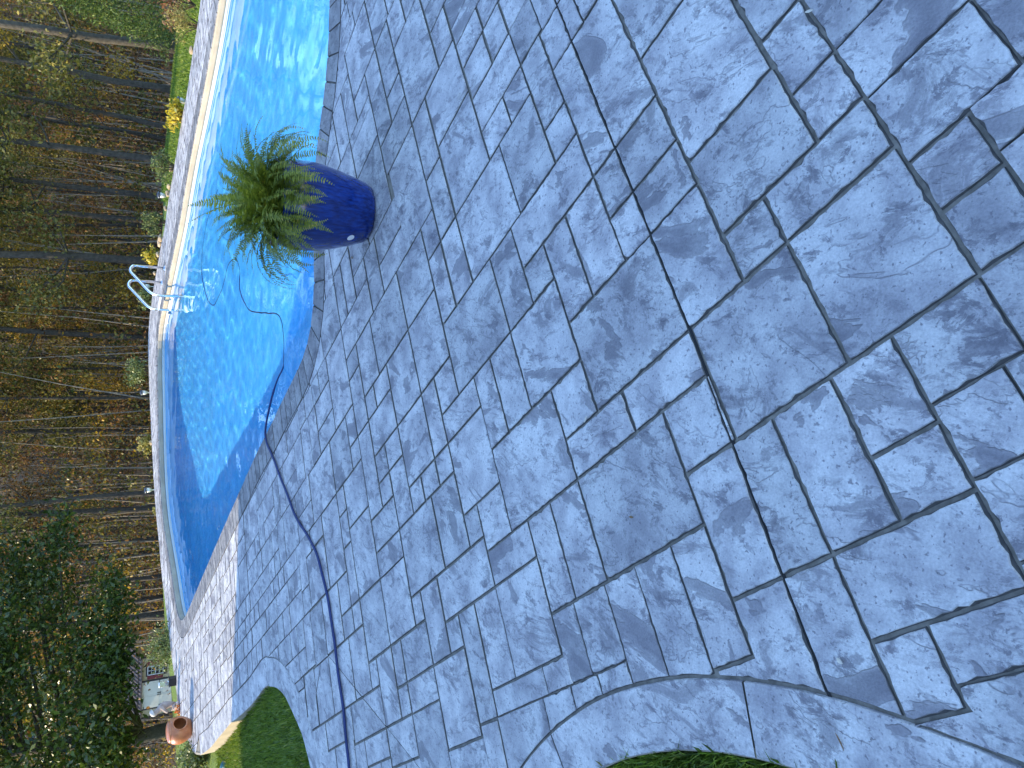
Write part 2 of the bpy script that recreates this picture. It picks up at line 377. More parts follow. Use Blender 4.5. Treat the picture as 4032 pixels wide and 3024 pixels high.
for a, b, c, d in laid:
    free[max(0, math.floor((c - QA) / RES - .3)):math.ceil((d - QA) / RES + .3), max(0, math.floor((a - PA) / RES - .3)):math.ceil((b - PA) / RES + .3)] = False
stones = list(laid); SZ = [0.165, 0.2, 0.37, 0.37, 0.55]
for j in range(ny):
    i = 0; row = free[j]
    while True:
        nz = np.flatnonzero(row[i:])
        if not len(nz): break
        i += nz[0]
        stop = np.flatnonzero(~row[i:i + 32]); run = stop[0] if len(stop) else 32
        w = round(rs.choice(SZ) / RES); hgt = round(rs.choice(SZ[:-1]) / RES)
        if w > 14 and hgt > 14 and rs.random() < .4: hgt = 7
        if run - w < 5: w = run if run < 24 else run // 2
        w = min(w, run)
        blk = free[j:j + 32, i:i + w].all(axis=1); st = np.flatnonzero(~blk); rh = st[0] if len(st) else 32
        if rh - hgt < 5: hgt = rh if rh < 24 else rh // 2
        hgt = min(hgt, rh)
        free[j:j + hgt, i:i + w] = False
        new = [PA + i * RES, PA + (i + w) * RES, QA + j * RES, QA + (j + hgt) * RES]
        if w >= 4 and hgt >= 4: stones.append(new)
        else:                                        # a sliver joins the stone beside it
            for s_ in stones:
                if w < 4 and abs(s_[2] - new[2]) < .06 and abs(s_[3] - new[3]) < .06:
                    if abs(s_[1] - new[0]) < .03: s_[1] = new[1]; break
                    if abs(s_[0] - new[1]) < .03: s_[0] = new[0]; break
                if hgt < 4 and abs(s_[0] - new[0]) < .06 and abs(s_[1] - new[1]) < .06:
                    if abs(s_[3] - new[2]) < .03: s_[3] = new[3]; break
                    if abs(s_[2] - new[3]) < .03: s_[2] = new[2]; break
            else:
                if w > 1 and hgt > 1: stones.append(new)
        i += w

for s_ in stones[len(laid):]:                        # meet the stones already laid edge to edge
    for L_ in laid:
        if min(s_[3], L_[3]) - max(s_[2], L_[2]) > .03:
            if abs(s_[0] - L_[1]) < .045: s_[0] = L_[1] + .004
            if abs(s_[1] - L_[0]) < .045: s_[1] = L_[0] - .004
        if min(s_[1], L_[1]) - max(s_[0], L_[0]) > .03:
            if abs(s_[2] - L_[3]) < .045: s_[2] = L_[3] + .004
            if abs(s_[3] - L_[2]) < .045: s_[3] = L_[2] - .004
# where the stones may lie: inside the outer border, outside the coping
lim_l = offset_open(lawn_c, s1 * (BW + 0.012)); lim_b = offset_open(bed_c, s1 * (BW2 + 0.014))
far_in = offset_open(spline(FAR_EDGE, 0.2), s1 * 0.02)
limit = [tuple(p) for p in np.vstack([lim_l, lim_b, far_in])]
pool_l = [tuple(p) for p in offset_closed(pool, COPING_W + 0.002)]
kx = max(range(len(pool_l)), key=lambda i: pool_l[i][0])
ko = min(range(len(limit)), key=lambda i: (limit[i][0] - pool_l[kx][0]) ** 2 + (limit[i][1] - pool_l[kx][1]) ** 2)
ring_p = pool_l[kx:] + pool_l[:kx + 1]
if (area(limit) > 0) == (area(pool_l) > 0): ring_p = ring_p[::-1]
keyhole = limit[:ko + 1] + ring_p + limit[ko:]
CUTS = [((1.582,2.613),(0.166,1.828),0.005),((0.166,1.828),(-0.984,1.233),0.005),((2.9,3.34),(1.582,2.613),0.005),((-2.057,5.832),(-2.179,4.002),0.0025),((-2.057,5.832),(-2.80,6.17),0.0025),((2.024,4.413),(1.548,5.327),0.0015)]
def cell_polys(a, b, c, d, db0):
    half = 0.0029
    dist = math.hypot(*to_world((a + b) / 2, (c + d) / 2))
    e = (half if dist < 3.5 else half * 1.9 if dist < 9 else half * 2.2) * (0.9 + 0.25 * rs.random())
    eq = e * (0.95 if dist < 2 else 1.05 if dist < 3.5 else 1.3); ep = e * (0.9 if dist < 3.5 else 0.7)
    q = [to_world(a + ep, c + eq), to_world(b - ep, c + eq), to_world(b - ep, d - eq), to_world(a + ep, d - eq)]
    if area(q) < 0: q = q[::-1]
    cx, cy = sum(p[0] for p in q) / 4, sum(p[1] for p in q) / 4; rad = max(math.hypot(p[0] - cx, p[1] - cy) for p in q)
    db = db0
    if db > rad + 0.01:
        if not inside(limit, [cx], [cy])[0] or inside(pool_l, [cx], [cy])[0]: return []
        polys = [q]
    else:
        pc = clip_convex(keyhole, q)
        if len(pc) < 3 or abs(area(pc)) < 0.0003: return []
        pc = [p for i, p in enumerate(pc) if math.hypot(p[0] - pc[i - 1][0], p[1] - pc[i - 1][1]) > 1e-4]
        if area(pc) < 0: pc = pc[::-1]
        polys = [pc]
    for (x0, y0), (x1, y1), g in CUTS:
        L = math.hypot(x1 - x0, y1 - y0); tx, ty = (x1 - x0) / L, (y1 - y0) / L; nxx, nyy = -ty, tx; new = []
        for pl in polys:
            ss = [(p[0] - x0) * nxx + (p[1] - y0) * nyy for p in pl]; mx = sum(p[0] for p in pl) / len(pl); my = sum(p[1] for p in pl) / len(pl)
            tt = (mx - x0) * tx + (my - y0) * ty
            if min(ss) < 0 < max(ss) and 0 <= tt <= L:
                c0 = x0 * nxx + y0 * nyy
                for pc in (clip_half(pl, nxx, nyy, c0 - g), clip_half(pl, -nxx, -nyy, -c0 - g)):
                    if len(pc) >= 3 and abs(area(pc)) > 3e-4: new.append(pc)
            else: new.append(pl)
        polys = new
    return polys
def stone_geo(pl, dist):
    if dist < 9.0:
        stp = 0.022 if dist < 3.2 else 0.06 if dist < 5 else 0.12
        dense = []
        for i in range(len(pl)):
            p, q = pl[i], pl[(i + 1) % len(pl)]; L = math.hypot(q[0] - p[0], q[1] - p[1]); k = max(1, int(L / stp))
            for m_ in range(k): dense.append((p[0] + (q[0] - p[0]) * m_ / k, p[1] + (q[1] - p[1]) * m_ / k))
        pl = dense
    n_ = len(pl); cx, cy = sum(p[0] for p in pl) / n_, sum(p[1] for p in pl) / n_
    zt = rs.uniform(-0.0012, 0.0012); tx, ty = rs.uniform(-.003, .003), rs.uniform(-.003, .003)
    top, low, mid = [], [], []; w1 = rs.random() * 6
    for i, (x, y) in enumerate(pl):
        dx, dy = cx - x, cy - y; L = math.hypot(dx, dy) + 1e-6; dx, dy = dx / L, dy / L
        jit = (max(0, rs.gauss(0.0012, 0.0018)) + (0.007 * rs.random() ** 6)) * (1.0 if dist < 3 else 0.45) if dist < 9 else 0
        top.append((x + dx * (jit + .0022) - cx, y + dy * (jit + .0022) - cy, zt + tx * (x - cx) + ty * (y - cy)))
        mid.append((x + dx * jit - cx, y + dy * jit - cy, zt - 0.004))
        low.append((x - dx * .0015 - cx, y - dy * .0015 - cy, -0.012))
    if dist < 9:
        F_ = [tuple(range(n_))] + [(i, n_ + i, n_ + (i + 1) % n_, (i + 1) % n_) for i in range(n_)] + [(n_ + i, 2 * n_ + i, 2 * n_ + (i + 1) % n_, n_ + (i + 1) % n_) for i in range(n_)]
        return (top + mid + low, F_), (cx, cy)
    F_ = [tuple(range(n_))] + [(i, n_ + i, n_ + (i + 1) % n_, (i + 1) % n_) for i in range(n_)]
    return (top + low, F_), (cx, cy)
pieces = []
cen = np.array([to_world((a + b) / 2, (c + d) / 2) for a, b, c, d in stones])
DB = np.minimum(dist_poly(limit, cen[:, 0], cen[:, 1]), dist_poly(pool_l, cen[:, 0], cen[:, 1])) - 0.02
INS = inside(limit, cen[:, 0], cen[:, 1]) & ~inside(pool_l, cen[:, 0], cen[:, 1])
for s_, db_, in_ in zip(stones, DB, INS):
    if db_ > 0.45 and not in_: continue
    for pl in cell_polys(*s_, db_):
        cx = sum(p[0] for p in pl) / len(pl); cy = sum(p[1] for p in pl) / len(pl); d_ = math.hypot(cx, cy)
        zax = cy * math.cos(PITCH) + CAM_H * math.sin(PITCH)
        seen = zax > 0.3 and abs(cx) / zax < 0.504 + 0.2 / zax and (cy * math.sin(PITCH) - CAM_H * math.cos(PITCH)) / zax > -0.72
        pieces.append((seen, abs(area(pl)) / (d_ ** 3 + 1), d_, pl))
pieces.sort(key=lambda t: (not t[0], -t[1]))
fV, fF, fR, fM = [], [], [], []
for k, (seen, a_, d_, pl) in enumerate(pieces):
    VF, (cx, cy) = stone_geo(pl, d_ if seen else 20)
    if k < 300 and seen:
        o = mk('paving_stone', VF, M['stone'], patio, rnd=rs.random(), loc=(cx, cy, 0)); o.data.materials.append(M['edge'])
        o.data.polygons.foreach_set('material_index', [0] * (1 + (len(VF[1]) - 1) // 2) + [1] * (len(VF[1]) - 1 - (len(VF[1]) - 1) // 2) if d_ < 9 else [0] + [1] * (len(VF[1]) - 1))
    else:
        m0 = len(fV); fV += [(x + cx, y + cy, z) for x, y, z in VF[0]]; fF += [tuple(i + m0 for i in q) for q in VF[1]]; fR += [rs.random()] * len(VF[1]); fM += [0] + [1] * (len(VF[1]) - 1)
fo = link('paving_field', mesh('paving_field', fV, fF, M['stone'], rnd=fR), patio); fo['kind'] = 'stuff'; fo.data.materials.append(M['edge']); fo.data.polygons.foreach_set('material_index', fM)
for (x0, y0), (x1, y1), g in CUTS[:5]:                        # near-black strips laid along the saw cuts, just above the slab
    d = Vector((x1 - x0, y1 - y0, 0)); nn = Vector((-d.y, d.x, 0)).normalized() * (g + 0.0015)
    a, b = Vector((x0, y0, -0.0085)), Vector((x1, y1, -0.0085))
    mk('saw_cut', ([a - nn, b - nn, b + nn, a + nn], [(0, 1, 2, 3)]), M['cut'], patio)

# ------------------------------------------------------------------ swimming pool
def liner_mat():
    t = NT('blue_vinyl_liner'); p = t.pos()
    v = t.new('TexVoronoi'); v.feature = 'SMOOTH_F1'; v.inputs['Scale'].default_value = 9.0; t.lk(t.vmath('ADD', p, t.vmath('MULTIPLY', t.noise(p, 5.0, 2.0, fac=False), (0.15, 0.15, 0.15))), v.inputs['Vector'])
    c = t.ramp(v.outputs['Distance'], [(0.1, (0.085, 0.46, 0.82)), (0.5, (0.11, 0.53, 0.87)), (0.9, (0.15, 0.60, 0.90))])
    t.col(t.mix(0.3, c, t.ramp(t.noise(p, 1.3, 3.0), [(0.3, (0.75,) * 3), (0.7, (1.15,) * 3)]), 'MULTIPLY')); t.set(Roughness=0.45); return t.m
M['liner'] = liner_mat()
def water_mat():
    t = NT('pool_water'); t.n.remove(t.b); g = t.new('BsdfGlass'); g.inputs['IOR'].default_value = 1.333; g.inputs['Roughness'].default_value = 0.0
    g.inputs['Color'].default_value = (0.93, 0.985, 1.0, 1); t.lk(g.outputs[0], t.out.inputs['Surface']); return t.m
M['water'] = water_mat()
WL = -0.155
sp_ = empty('swimming_pool', (0, 11, -0.1)); tag(sp_, 'freeform swimming pool with bright blue vinyl liner', 'swimming pool', kind='structure')
def pdepth(x, y):
    s = np.clip((11.2 - (y + 0.55 * x)) / 6.0 + 0.35, 0, 1); s = s * s * (3 - 2 * s)
    return -(1.22 - 0.50 * s)
wall_l = offset_closed(pool, 0.045); gw = 0.25
xs = np.arange(-5, 6.6, gw); ys = np.arange(5, 18.5, gw)
foot = offset_closed(pool, -0.26)
zf = pdepth(foot[:, 0], foot[:, 1]); zw = pdepth(wall_l[:, 0], wall_l[:, 1]); cove = []
for k in range(1, 6):
    th = k / 6 * math.pi / 2; cove += [(x, y, z) for (x, y), z in zip(offset_closed(pool, 0.045 - 0.305 * (1 - math.cos(th))), zf * math.sin(th) + (zf + 0.30) * (1 - math.sin(th)))]
Vv = [(x, y, -0.097) for x, y in wall_l] + [(x, y, z + 0.30) for (x, y), z in zip(wall_l, zf)] + cove + [(x, y, z) for (x, y), z in zip(foot, zf)]
Ff = []
for k in range(7):
    for i in range(n):
        j = (i + 1) % n; Ff.append((k * n + i, k * n + j, (k + 1) * n + j, (k + 1) * n + i))
bm = bmesh.new(); bvs = [bm.verts.new(v) for v in Vv]
for q in Ff: bm.faces.new([bvs[i] for i in q][::-1])
gx, gy = np.meshgrid(xs, ys); fi = inside([tuple(p) for p in foot], gx, gy) & (dist_poly([tuple(p) for p in foot], gx, gy) > 0.12)
pts2 = [Vector(p) for p in foot] + [Vector((a, b)) for a, b in zip(gx[fi], gy[fi])]
res = geometry.delaunay_2d_cdt(pts2, [(i, (i + 1) % n) for i in range(n)], [list(range(n))], 1, 1e-6)
m0 = []
for v in res[0]: m0.append(bm.verts.new((v.x, v.y, float(pdepth(v.x, v.y)))))
for q in res[2]:
    try: bm.faces.new([m0[i] for i in q])
    except ValueError: pass
bmesh.ops.remove_doubles(bm, verts=bm.verts[:], dist=1e-4); bmesh.ops.recalc_face_normals(bm, faces=bm.faces[:])
if max(bm.faces, key=lambda q: q.calc_area()).normal.z < 0: bmesh.ops.reverse_faces(bm, faces=bm.faces[:])
for q in bm.faces: q.smooth = True
me = bpy.data.meshes.new('liner'); bm.to_mesh(me); bm.free(); me.materials.append(M['liner'])
liner = link('liner', me, None); liner.parent = sp_; liner.matrix_parent_inverse = Matrix.Translation((0, -11, 0.1)); liner.cycles.is_caustics_receiver = True
def under(o):
    o.parent = sp_; o.matrix_parent_inverse = Matrix.Translation((0, -11, 0.1)); return o
trk = join(strip(offset_closed(pool, 0.012), -0.0985, offset_closed(pool, 0.012), -0.128), strip(offset_closed(pool, 0.012), -0.128, offset_closed(pool, 0.045), -0.13), strip(offset_closed(pool, 0.026), -0.13, offset_closed(pool, 0.026), -0.150))
under(mk('liner_track', (trk[0], [q[::-1] for q in trk[1]]), M['white_vinyl']))
ki = min(range(n), key=lambda i: (pool[i][0] - 1.40) ** 2 + (pool[i][1] - 16.98) ** 2)
tg = Vector((*(pool[(ki + 1) % n] - pool[ki - 1]), 0)).normalized(); ang = math.atan2(tg.y, tg.x); c0 = (*pool[ki], 0)
skm = under(mk('skimmer_plate', xf(join(bevel_box(-.19, .19, 0.0, .03, -.15, -.115, .004), bevel_box(-.19, -.15, 0.0, .03, -.27, -.15, .004), bevel_box(.15, .19, 0.0, .03, -.27, -.15, .004), bevel_box(-.19, .19, 0.0, .03, -.30, -.27, .004)), c0, (0, 0, ang)), M['white_vinyl']))
# water surface with real ripples
rw = np.random.default_rng(5); g = 0.035
xs = np.arange(-4.4, 6.3, g); ys = np.arange(5.4, 18.1, g); X, Y = np.meshgrid(xs, ys)
Z = np.zeros_like(X); amp = np.zeros_like(X)
for k in range(46):
    lam = 0.16 * (1.55 / 0.16) ** rw.random(); a = rw.normal(0.35, 0.85); ph = rw.random() * 6.28; kk = 2 * math.pi / lam
    warp = 0.25 * np.sin(0.9 * X * math.cos(a + 1.3) + 0.9 * Y * math.sin(a + 1.3) + ph * 2)
    env = 0.5 + 0.5 * np.sin(0.55 * X * math.cos(ph) + 0.55 * Y * math.sin(ph) + 3 * ph)
    Z += env * (0.00052 * (lam / 0.5) ** 0.65) * np.sin(kk * (X * math.cos(a) + Y * math.sin(a)) + kk * 0.12 * warp + ph)
Z = Z + WL
inn = inside([tuple(p) for p in offset_closed(pool, 0.05)], X, Y)
idx = -np.ones(X.shape, int); q00, q10, q11, q01 = inn[:-1, :-1], inn[:-1, 1:], inn[1:, 1:], inn[1:, :-1]
keep = q00 & q10 & q11 & q01
use = np.zeros_like(inn); use[:-1, :-1] |= keep; use[:-1, 1:] |= keep; use[1:, 1:] |= keep; use[1:, :-1] |= keep
idx[use] = np.arange(use.sum()); Vw = np.c_[X[use], Y[use], Z[use]]
Fw = np.c_[idx[:-1, :-1][keep], idx[:-1, 1:][keep], idx[1:, 1:][keep], idx[1:, :-1][keep]]
def fast_mesh(name, V, F, mat, smooth=False, rnd=None):
    me = bpy.data.meshes.new(name); V = np.asarray(V, np.float32); F = np.asarray(F, np.int32); k = F.shape[1]
    me.vertices.add(len(V)); me.vertices.foreach_set('co', V.ravel()); me.loops.add(F.size); me.loops.foreach_set('vertex_index', F.ravel())
    me.polygons.add(len(F)); me.polygons.foreach_set('loop_start', np.arange(len(F), dtype=np.int32) * k); me.polygons.foreach_set('loop_total', np.full(len(F), k, np.int32))
    if smooth: me.polygons.foreach_set('use_smooth', np.ones(len(F), bool))
    if rnd is not None:
        a = me.attributes.new('rnd', 'FLOAT', 'FACE'); a.data.foreach_set('value', np.asarray(rnd, np.float32))
    me.materials.append(mat); me.update(calc_edges=True); me.validate(); return me
wt = link('pool_water', fast_mesh('pool_water', Vw, Fw, M['water'], True)); wt.cycles.is_caustics_caster = True
tag(wt, 'clear rippled blue water filling the swimming pool', 'water', kind='structure')

# ------------------------------------------------------------------ ground
def smooth01(t): t = np.clip(t, 0, 1); return t * t * (3 - 2 * t)
OUT_S = OUTER[::4]
def ground_z(X, Y):
    X, Y = np.asarray(X, float), np.asarray(Y, float)
    ins_ = inside(OUTER, X, Y); d = dist_poly(OUT_S, X, Y)
    base = -0.035 - 0.15 * smooth01((Y - 7.6) / 3.2) * smooth01((-X - 2.2) / 0.8) * smooth01((16.5 - Y) / 3) - 0.10 * smooth01((Y - 10) / 3) * smooth01((X + 2.5) / 1)
    slope = 0.015 + 0.100 * smooth01((Y - 8.5) / 5.0)
    dd = np.minimum(d, 34.0); z = base - slope * dd
    z = z + 0.40 * np.maximum(0, np.hypot(X * .8, Y) - 60)
    z = z + 0.05 * np.sin(X * .7) * np.sin(Y * .6 + 1) * smooth01((d - 2) / 4)
    zi = np.where(d < 0.35, base - 0.05, np.where(d < 0.9, base - 0.05 - (d - 0.35) * 5.2, -2.9))
    return np.where(ins_, zi, z)
ax = np.r_[np.arange(-130, -20, 5.0), np.arange(-20, -8, 1.0), np.arange(-8, 9, 0.2), np.arange(9, 20, 1.0), np.arange(20, 131, 5.0)]
ay = np.r_[np.arange(-40, -4, 4.0), np.arange(-4, 21, 0.2), np.arange(21, 50, 1.0), np.arange(50, 150, 4.0)]
X, Y = np.meshgrid(ax, ay); Z = ground_z(X, Y); nxg = len(ax)
ii = np.arange(len(ax) * len(ay)).reshape(len(ay), nxg)
Fg = np.c_[ii[:-1, :-1].ravel(), ii[:-1, 1:].ravel(), ii[1:, 1:].ravel(), ii[1:, :-1].ravel()]
def ground_mat():
    t = NT('lawn_and_leaf_litter'); p = t.pos(); s = t.new('SeparateXYZ'); t.lk(p, s.inputs[0])
    g_ = t.ramp(t.noise(p, 14.0, 5.0, 0.7), [(0.3, (0.055, 0.095, 0.010)), (0.55, (0.13, 0.20, 0.020)), (0.75, (0.24, 0.30, 0.045))])
    l_ = t.ramp(t.noise(p, 9.0, 6.0, 0.75), [(0.30, (0.015, 0.008, 0.005)), (0.5, (0.045, 0.026, 0.010)), (0.72, (0.095, 0.056, 0.018)), (0.88, (0.06, 0.06, 0.018))])
    edge = t.math('ADD', t.math('MULTIPLY', s.outputs[0], -0.12), t.math('ADD', s.outputs[1], t.math('MULTIPLY', t.noise(p, 0.35, 3.0), 5.0)))
    t.col(t.mix(t.ramp(t.math('DIVIDE', edge, 60.0), [(0.53, (0,) * 3), (0.57, (1,) * 3)]), g_, l_)); t.set(Roughness=0.95); t.nrm(t.bump(t.noise(p, 40.0, 5.0, 0.7), 0.8, 0.05)); return t.m
M['ground'] = ground_mat()
lawn = link('ground', fast_mesh('ground', np.c_[X.ravel(), Y.ravel(), Z.ravel()], Fg, M['ground'], True))
tag(lawn, 'green lawn around the patio falling away to the leaf covered wood floor', 'ground', kind='structure')
# ------------------------------------------------------------------ house behind the photographer (casts the shade over the near patio)
M['siding'] = simple('house_siding', (0.55, 0.52, 0.46), 0.7, 0.06, 2.0)
M['shingle'] = simple('roof_shingle', (0.06, 0.055, 0.05), 0.9, 0.3, 12.0, 0.5, 0.01)
M['glass'] = simple('window_glass', (0.02, 0.025, 0.03), 0.05, 0.1, 2.0)
M['trim'] = simple('white_trim', (0.7, 0.69, 0.66), 0.5, 0.05, 4.0)
hs = empty('house', (-7.36, 6.0, 0)); tag(hs, 'pale sided gabled house beside the patio, casting its shade over the paving', 'house')
def hpart(name, VF, mat): 
    return mk(name, ([(x + 7.36, y - 6.0, z) for x, y, z in VF[0]], VF[1]), mat, hs)
x0, yE, w, H1, H2 = -7.36, 10.10, 4.48, 3.0, 6.5
hpart('wall', ([(-18, yE, -0.5), (x0, yE, -0.5), (x0, yE - 2 * w, -0.5), (-18, yE - 2 * w, -0.5), (-18, yE, H1), (x0, yE, H1), (x0, yE - 2 * w, H1), (-18, yE - 2 * w, H1), (x0, yE - w, H2), (-18, yE - w, H2)],
      [(0, 1, 5, 4), (1, 2, 6, 8, 5), (2, 3, 7, 6), (3, 0, 4, 9, 7)]), M['siding'])
def roof(xa, xb, ya, yb, h1, h2, t=0.12):
    ym = (ya + yb) / 2
    V = [(x, y, z) for x in (xa, xb) for y, z in ((ya, h1), (ym, h2), (yb, h1), (yb, h1 - t), (ym, h2 - t), (ya, h1 - t))]
    return V, [(0, 1, 7, 6), (1, 2, 8, 7), (2, 3, 9, 8), (3, 4, 10, 9), (4, 5, 11, 10), (5, 0, 6, 11), (0, 5, 4, 1), (1, 4, 3, 2), (6, 7, 10, 11), (7, 8, 9, 10)]
hpart('roof', roof(-18.3, x0 + 0.03, yE + .02, yE - 2 * w - .3, H1 + .02, H2 + .10), M['shingle'])
hpart('wall', box(-19, x0 - 0.05, -14, 5.6, -0.5, 5.8), M['siding'])
hpart('roof', roof(-19.3, x0 + .3, 6.0, -14.4, 5.8, 8.4), M['shingle'])
for yy, zz, ww, hh in ((5.0, 1.0, 1.6, 1.3), (0.5, 0.9, 1.5, 1.5), (-3.0, 0.9, 1.5, 1.5), (0.5, 3.8, 1.3, 1.3), (-3.0, 3.8, 1.3, 1.3)):
    wd = hpart('window', box(x0 - .03, x0 + .04, yy - ww / 2, yy + ww / 2, zz, zz + hh), M['trim'])
    mk('pane', ([(x + 7.36, y - 6, z) for x, y, z in box(x0 + .041, x0 + .05, yy - ww / 2 + .08, yy + ww / 2 - .08, zz + .08, zz + hh - .08)[0]], box(0, 1, 0, 1, 0, 1)[1]), M['glass'], wd)
dr = hpart('door', box(x0 - .03, x0 + .04, 3.9, 4.9, -.02, 2.1), M['trim'])

# ------------------------------------------------------------------ blue planter and fern
def glaze():
    t = NT('cobalt_glaze'); p = t.obj(); mp = t.new('Mapping'); mp.inputs['Scale'].default_value = (60, 60, 9); t.lk(p, mp.inputs['Vector'])
    n1 = t.noise(mp.outputs[0], 1.0, 4.0, 0.6); n2 = t.noise(p, 5.0, 3.0)
    c = t.ramp(n1, [(0.25, (0.0008, 0.006, 0.055)), (0.5, (0.0015, 0.020, 0.17)), (0.75, (0.003, 0.042, 0.29))])
    t.col(t.mix(0.6, c, t.ramp(n2, [(0.3, (0.55,) * 3), (0.7, (1.25,) * 3)]), 'MULTIPLY')); t.set(Roughness=0.16, Coat_Weight=0.3, Coat_Roughness=0.08)
    t.nrm(t.bump(n1, 0.12, 0.004)); return t.m
M['glaze'] = glaze(); M['soil'] = simple('potting_soil', (0.03, 0.02, 0.012), 0.95, 0.4, 40, 0.8, 0.02)
pl = empty('planter', (1.135, 4.86, 0.0)); tag(pl, 'glossy cobalt blue glazed ceramic planter holding the fern beside the pool', 'planter')
prof = [(0.150, 0.0), (0.165, 0.004), (0.178, 0.03), (0.200, 0.10), (0.226, 0.20), (0.246, 0.30), (0.255, 0.38), (0.253, 0.45), (0.243, 0.51), (0.236, 0.535), (0.243, 0.55), (0.247, 0.565), (0.240, 0.578), (0.225, 0.575), (0.216, 0.555), (0.220, 0.50), (0.222, 0.46)]
prof = [(r_ * 1.11, z * 1.05) for r_, z in prof]
mk('body', lathe(prof, 48, False), M['glaze'], pl, True)
mk('soil', ([(0, 0, 0.51)] + [(0.244 * math.cos(a), 0.244 * math.sin(a), 0.50) for a in np.linspace(0, 2 * math.pi, 24, endpoint=False)], [(0, 1 + k, 1 + (k + 1) % 24) for k in range(24)]), M['soil'], pl)
av = R(213); rr = 0.2115; zz = 0.150; up_ = Vector((0.024, 0, 0.1)).normalized()
def st(a, b):  # round sticker wrapped on the wall
    z = zz + b; r_ = float(np.interp(z, [p[1] for p in prof[:8]], [p[0] for p in prof[:8]])) + 0.0012; aa = av + a / r_
    return (r_ * math.cos(aa), r_ * math.sin(aa), z)
sv = [st(0, 0)] + [st(0.024 * math.cos(a) * q, 0.024 * math.sin(a) * q) for q in (0.5, 1.0) for a in np.linspace(0, 2 * math.pi, 20, endpoint=False)]
mk('sticker', (sv, [(0, 1 + k, 1 + (k + 1) % 20) for k in range(20)] + [(1 + k, 21 + k, 21 + (k + 1) % 20, 1 + (k + 1) % 20) for k in range(20)]), simple('white_sticker', (0.72, 0.72, 0.76), 0.5, 0.06, 60), pl)

def leaf_mat(name, stops, rough=0.5, trans=0.35, spec=0.5):
    t = NT(name); c = t.ramp(t.attr(), stops); c = t.mix(0.5, c, t.ramp(t.noise(t.pos(), 3.0, 2.0), [(0.3, (0.65,) * 3), (0.7, (1.25,) * 3)]), 'MULTIPLY')
    t.col(c); t.set(Roughness=rough); t.b.inputs['Specular IOR Level'].default_value = spec
    tr = t.new('BsdfTranslucent'); t.lk(t.mix(0.5, c, (1.0, 1.0, 0.45), 'MULTIPLY'), tr.inputs['Color']); mx = t.new('MixShader'); mx.inputs[0].default_value = trans
    t.lk(t.b.outputs[0], mx.inputs[1]); t.lk(tr.outputs[0], mx.inputs[2]); t.lk(mx.outputs[0], t.out.inputs['Surface']); return t.m
M['fern'] = leaf_mat('fern_leaflets', [(0.0, (0.060, 0.092, 0.008)), (0.5, (0.165, 0.205, 0.018)), (0.85, (0.29, 0.31, 0.034)), (1.0, (0.40, 0.31, 0.065))], 0.5, 0.3)
def frond(seed, L, e0, droop, curl):
    r = random.Random(seed); N = 34; P = []; x = z = y = 0.0; ds = L / N
    for i in range(N + 1):
        s = i / N; e = e0 - droop * s ** 1.4; P.append(Vector((x, y, z)))
        x += math.cos(e) * ds; z += math.sin(e) * ds; y += math.sin(curl * s) * ds * 0.5
    V, F = tube(P[::3], [0.0022 * (1 - 0.75 * i / 10) for i in range(len(P[::3]))], 3, False); rn = [0.25] * len(F)
    for i in range(2, N + 1):
        for half in (0,):
            s = (i - half * .5) / N
            a = P[i - 1].lerp(P[i], 1 - half * .5); t = (P[i] - P[i - 1]).normalized(); side = t.cross(Vector((0, 0, 1))); side = side.normalized() if side.length > .01 else Vector((0, 1, 0)); nr = side.cross(t)
            wl = 0.050 * min(1, 2.2 * s + .25) * (1 - s ** 2.5 * 0.93) * r.uniform(.85, 1.12)
            for sg in (-1, 1):
                if r.random() < 0.02: continue
                d = (side * sg + t * r.uniform(.12, .38) + nr * r.uniform(-.35, .12)).normalized(); wv = (t * 0.95 + nr * r.uniform(-.4, .4)).normalized() * 0.0060 * (0.55 + 8 * wl)
                b0 = len(V); V += [a - wv * .5, a + d * wl * .35 - wv, a + d * wl, a + d * wl * .4 + wv, a + wv * .6]; F.append((b0, b0 + 1, b0 + 2, b0 + 3, b0 + 4)); rn.append(min(1, max(0, r.gauss(.45 + .25 * s, .15))))
    return mesh('frond', V, F, M['fern'], rnd=rn)
protos = [frond(1, .40, R(80), R(70), .5), frond(2, .46, R(74), R(105), -.6), frond(3, .44, R(58), R(128), .7), frond(4, .48, R(46), R(132), -.4), frond(5, .42, R(32), R(118), .6), frond(6, .38, R(12), R(88), -.7), frond(7, .46, R(66), R(78), .3), frond(8, .36, R(86), R(40), .2)]
fern = empty('fern', (1.135, 4.86, 0.545)); tag(fern, 'bushy green fern with arching fronds in the blue planter', 'fern')
rf = random.Random(21)
for k in range(240):
    me = protos[rf.choice([0, 0, 1, 1, 2, 2, 3, 3, 4, 5, 6, 6, 7, 7])]; o = link('frond', me, fern); a = rf.random() * 2 * math.pi; q = rf.random() ** .5 * .15
    o.location = (q * math.cos(a), q * math.sin(a), rf.uniform(0, .07)); o.rotation_euler = (rf.gauss(0, .25), rf.gauss(0, .16), a + rf.gauss(0, .35)); s_ = rf.uniform(.5, 1.08); o.scale = (s_, s_ * rf.uniform(.85, 1.1), s_)
for k in range(48):
    o = link('frond', protos[rf.choice([2, 3, 3, 4, 4, 5])], fern); a = R(rf.uniform(175, 365)); o.location = (.17 * math.cos(a), .17 * math.sin(a), rf.uniform(.03, .08)); o.rotation_euler = (rf.gauss(0, .2), rf.uniform(.1, .5), a + rf.gauss(0, .2)); s_ = rf.uniform(.7, 1.1); o.scale = (s_,) * 3
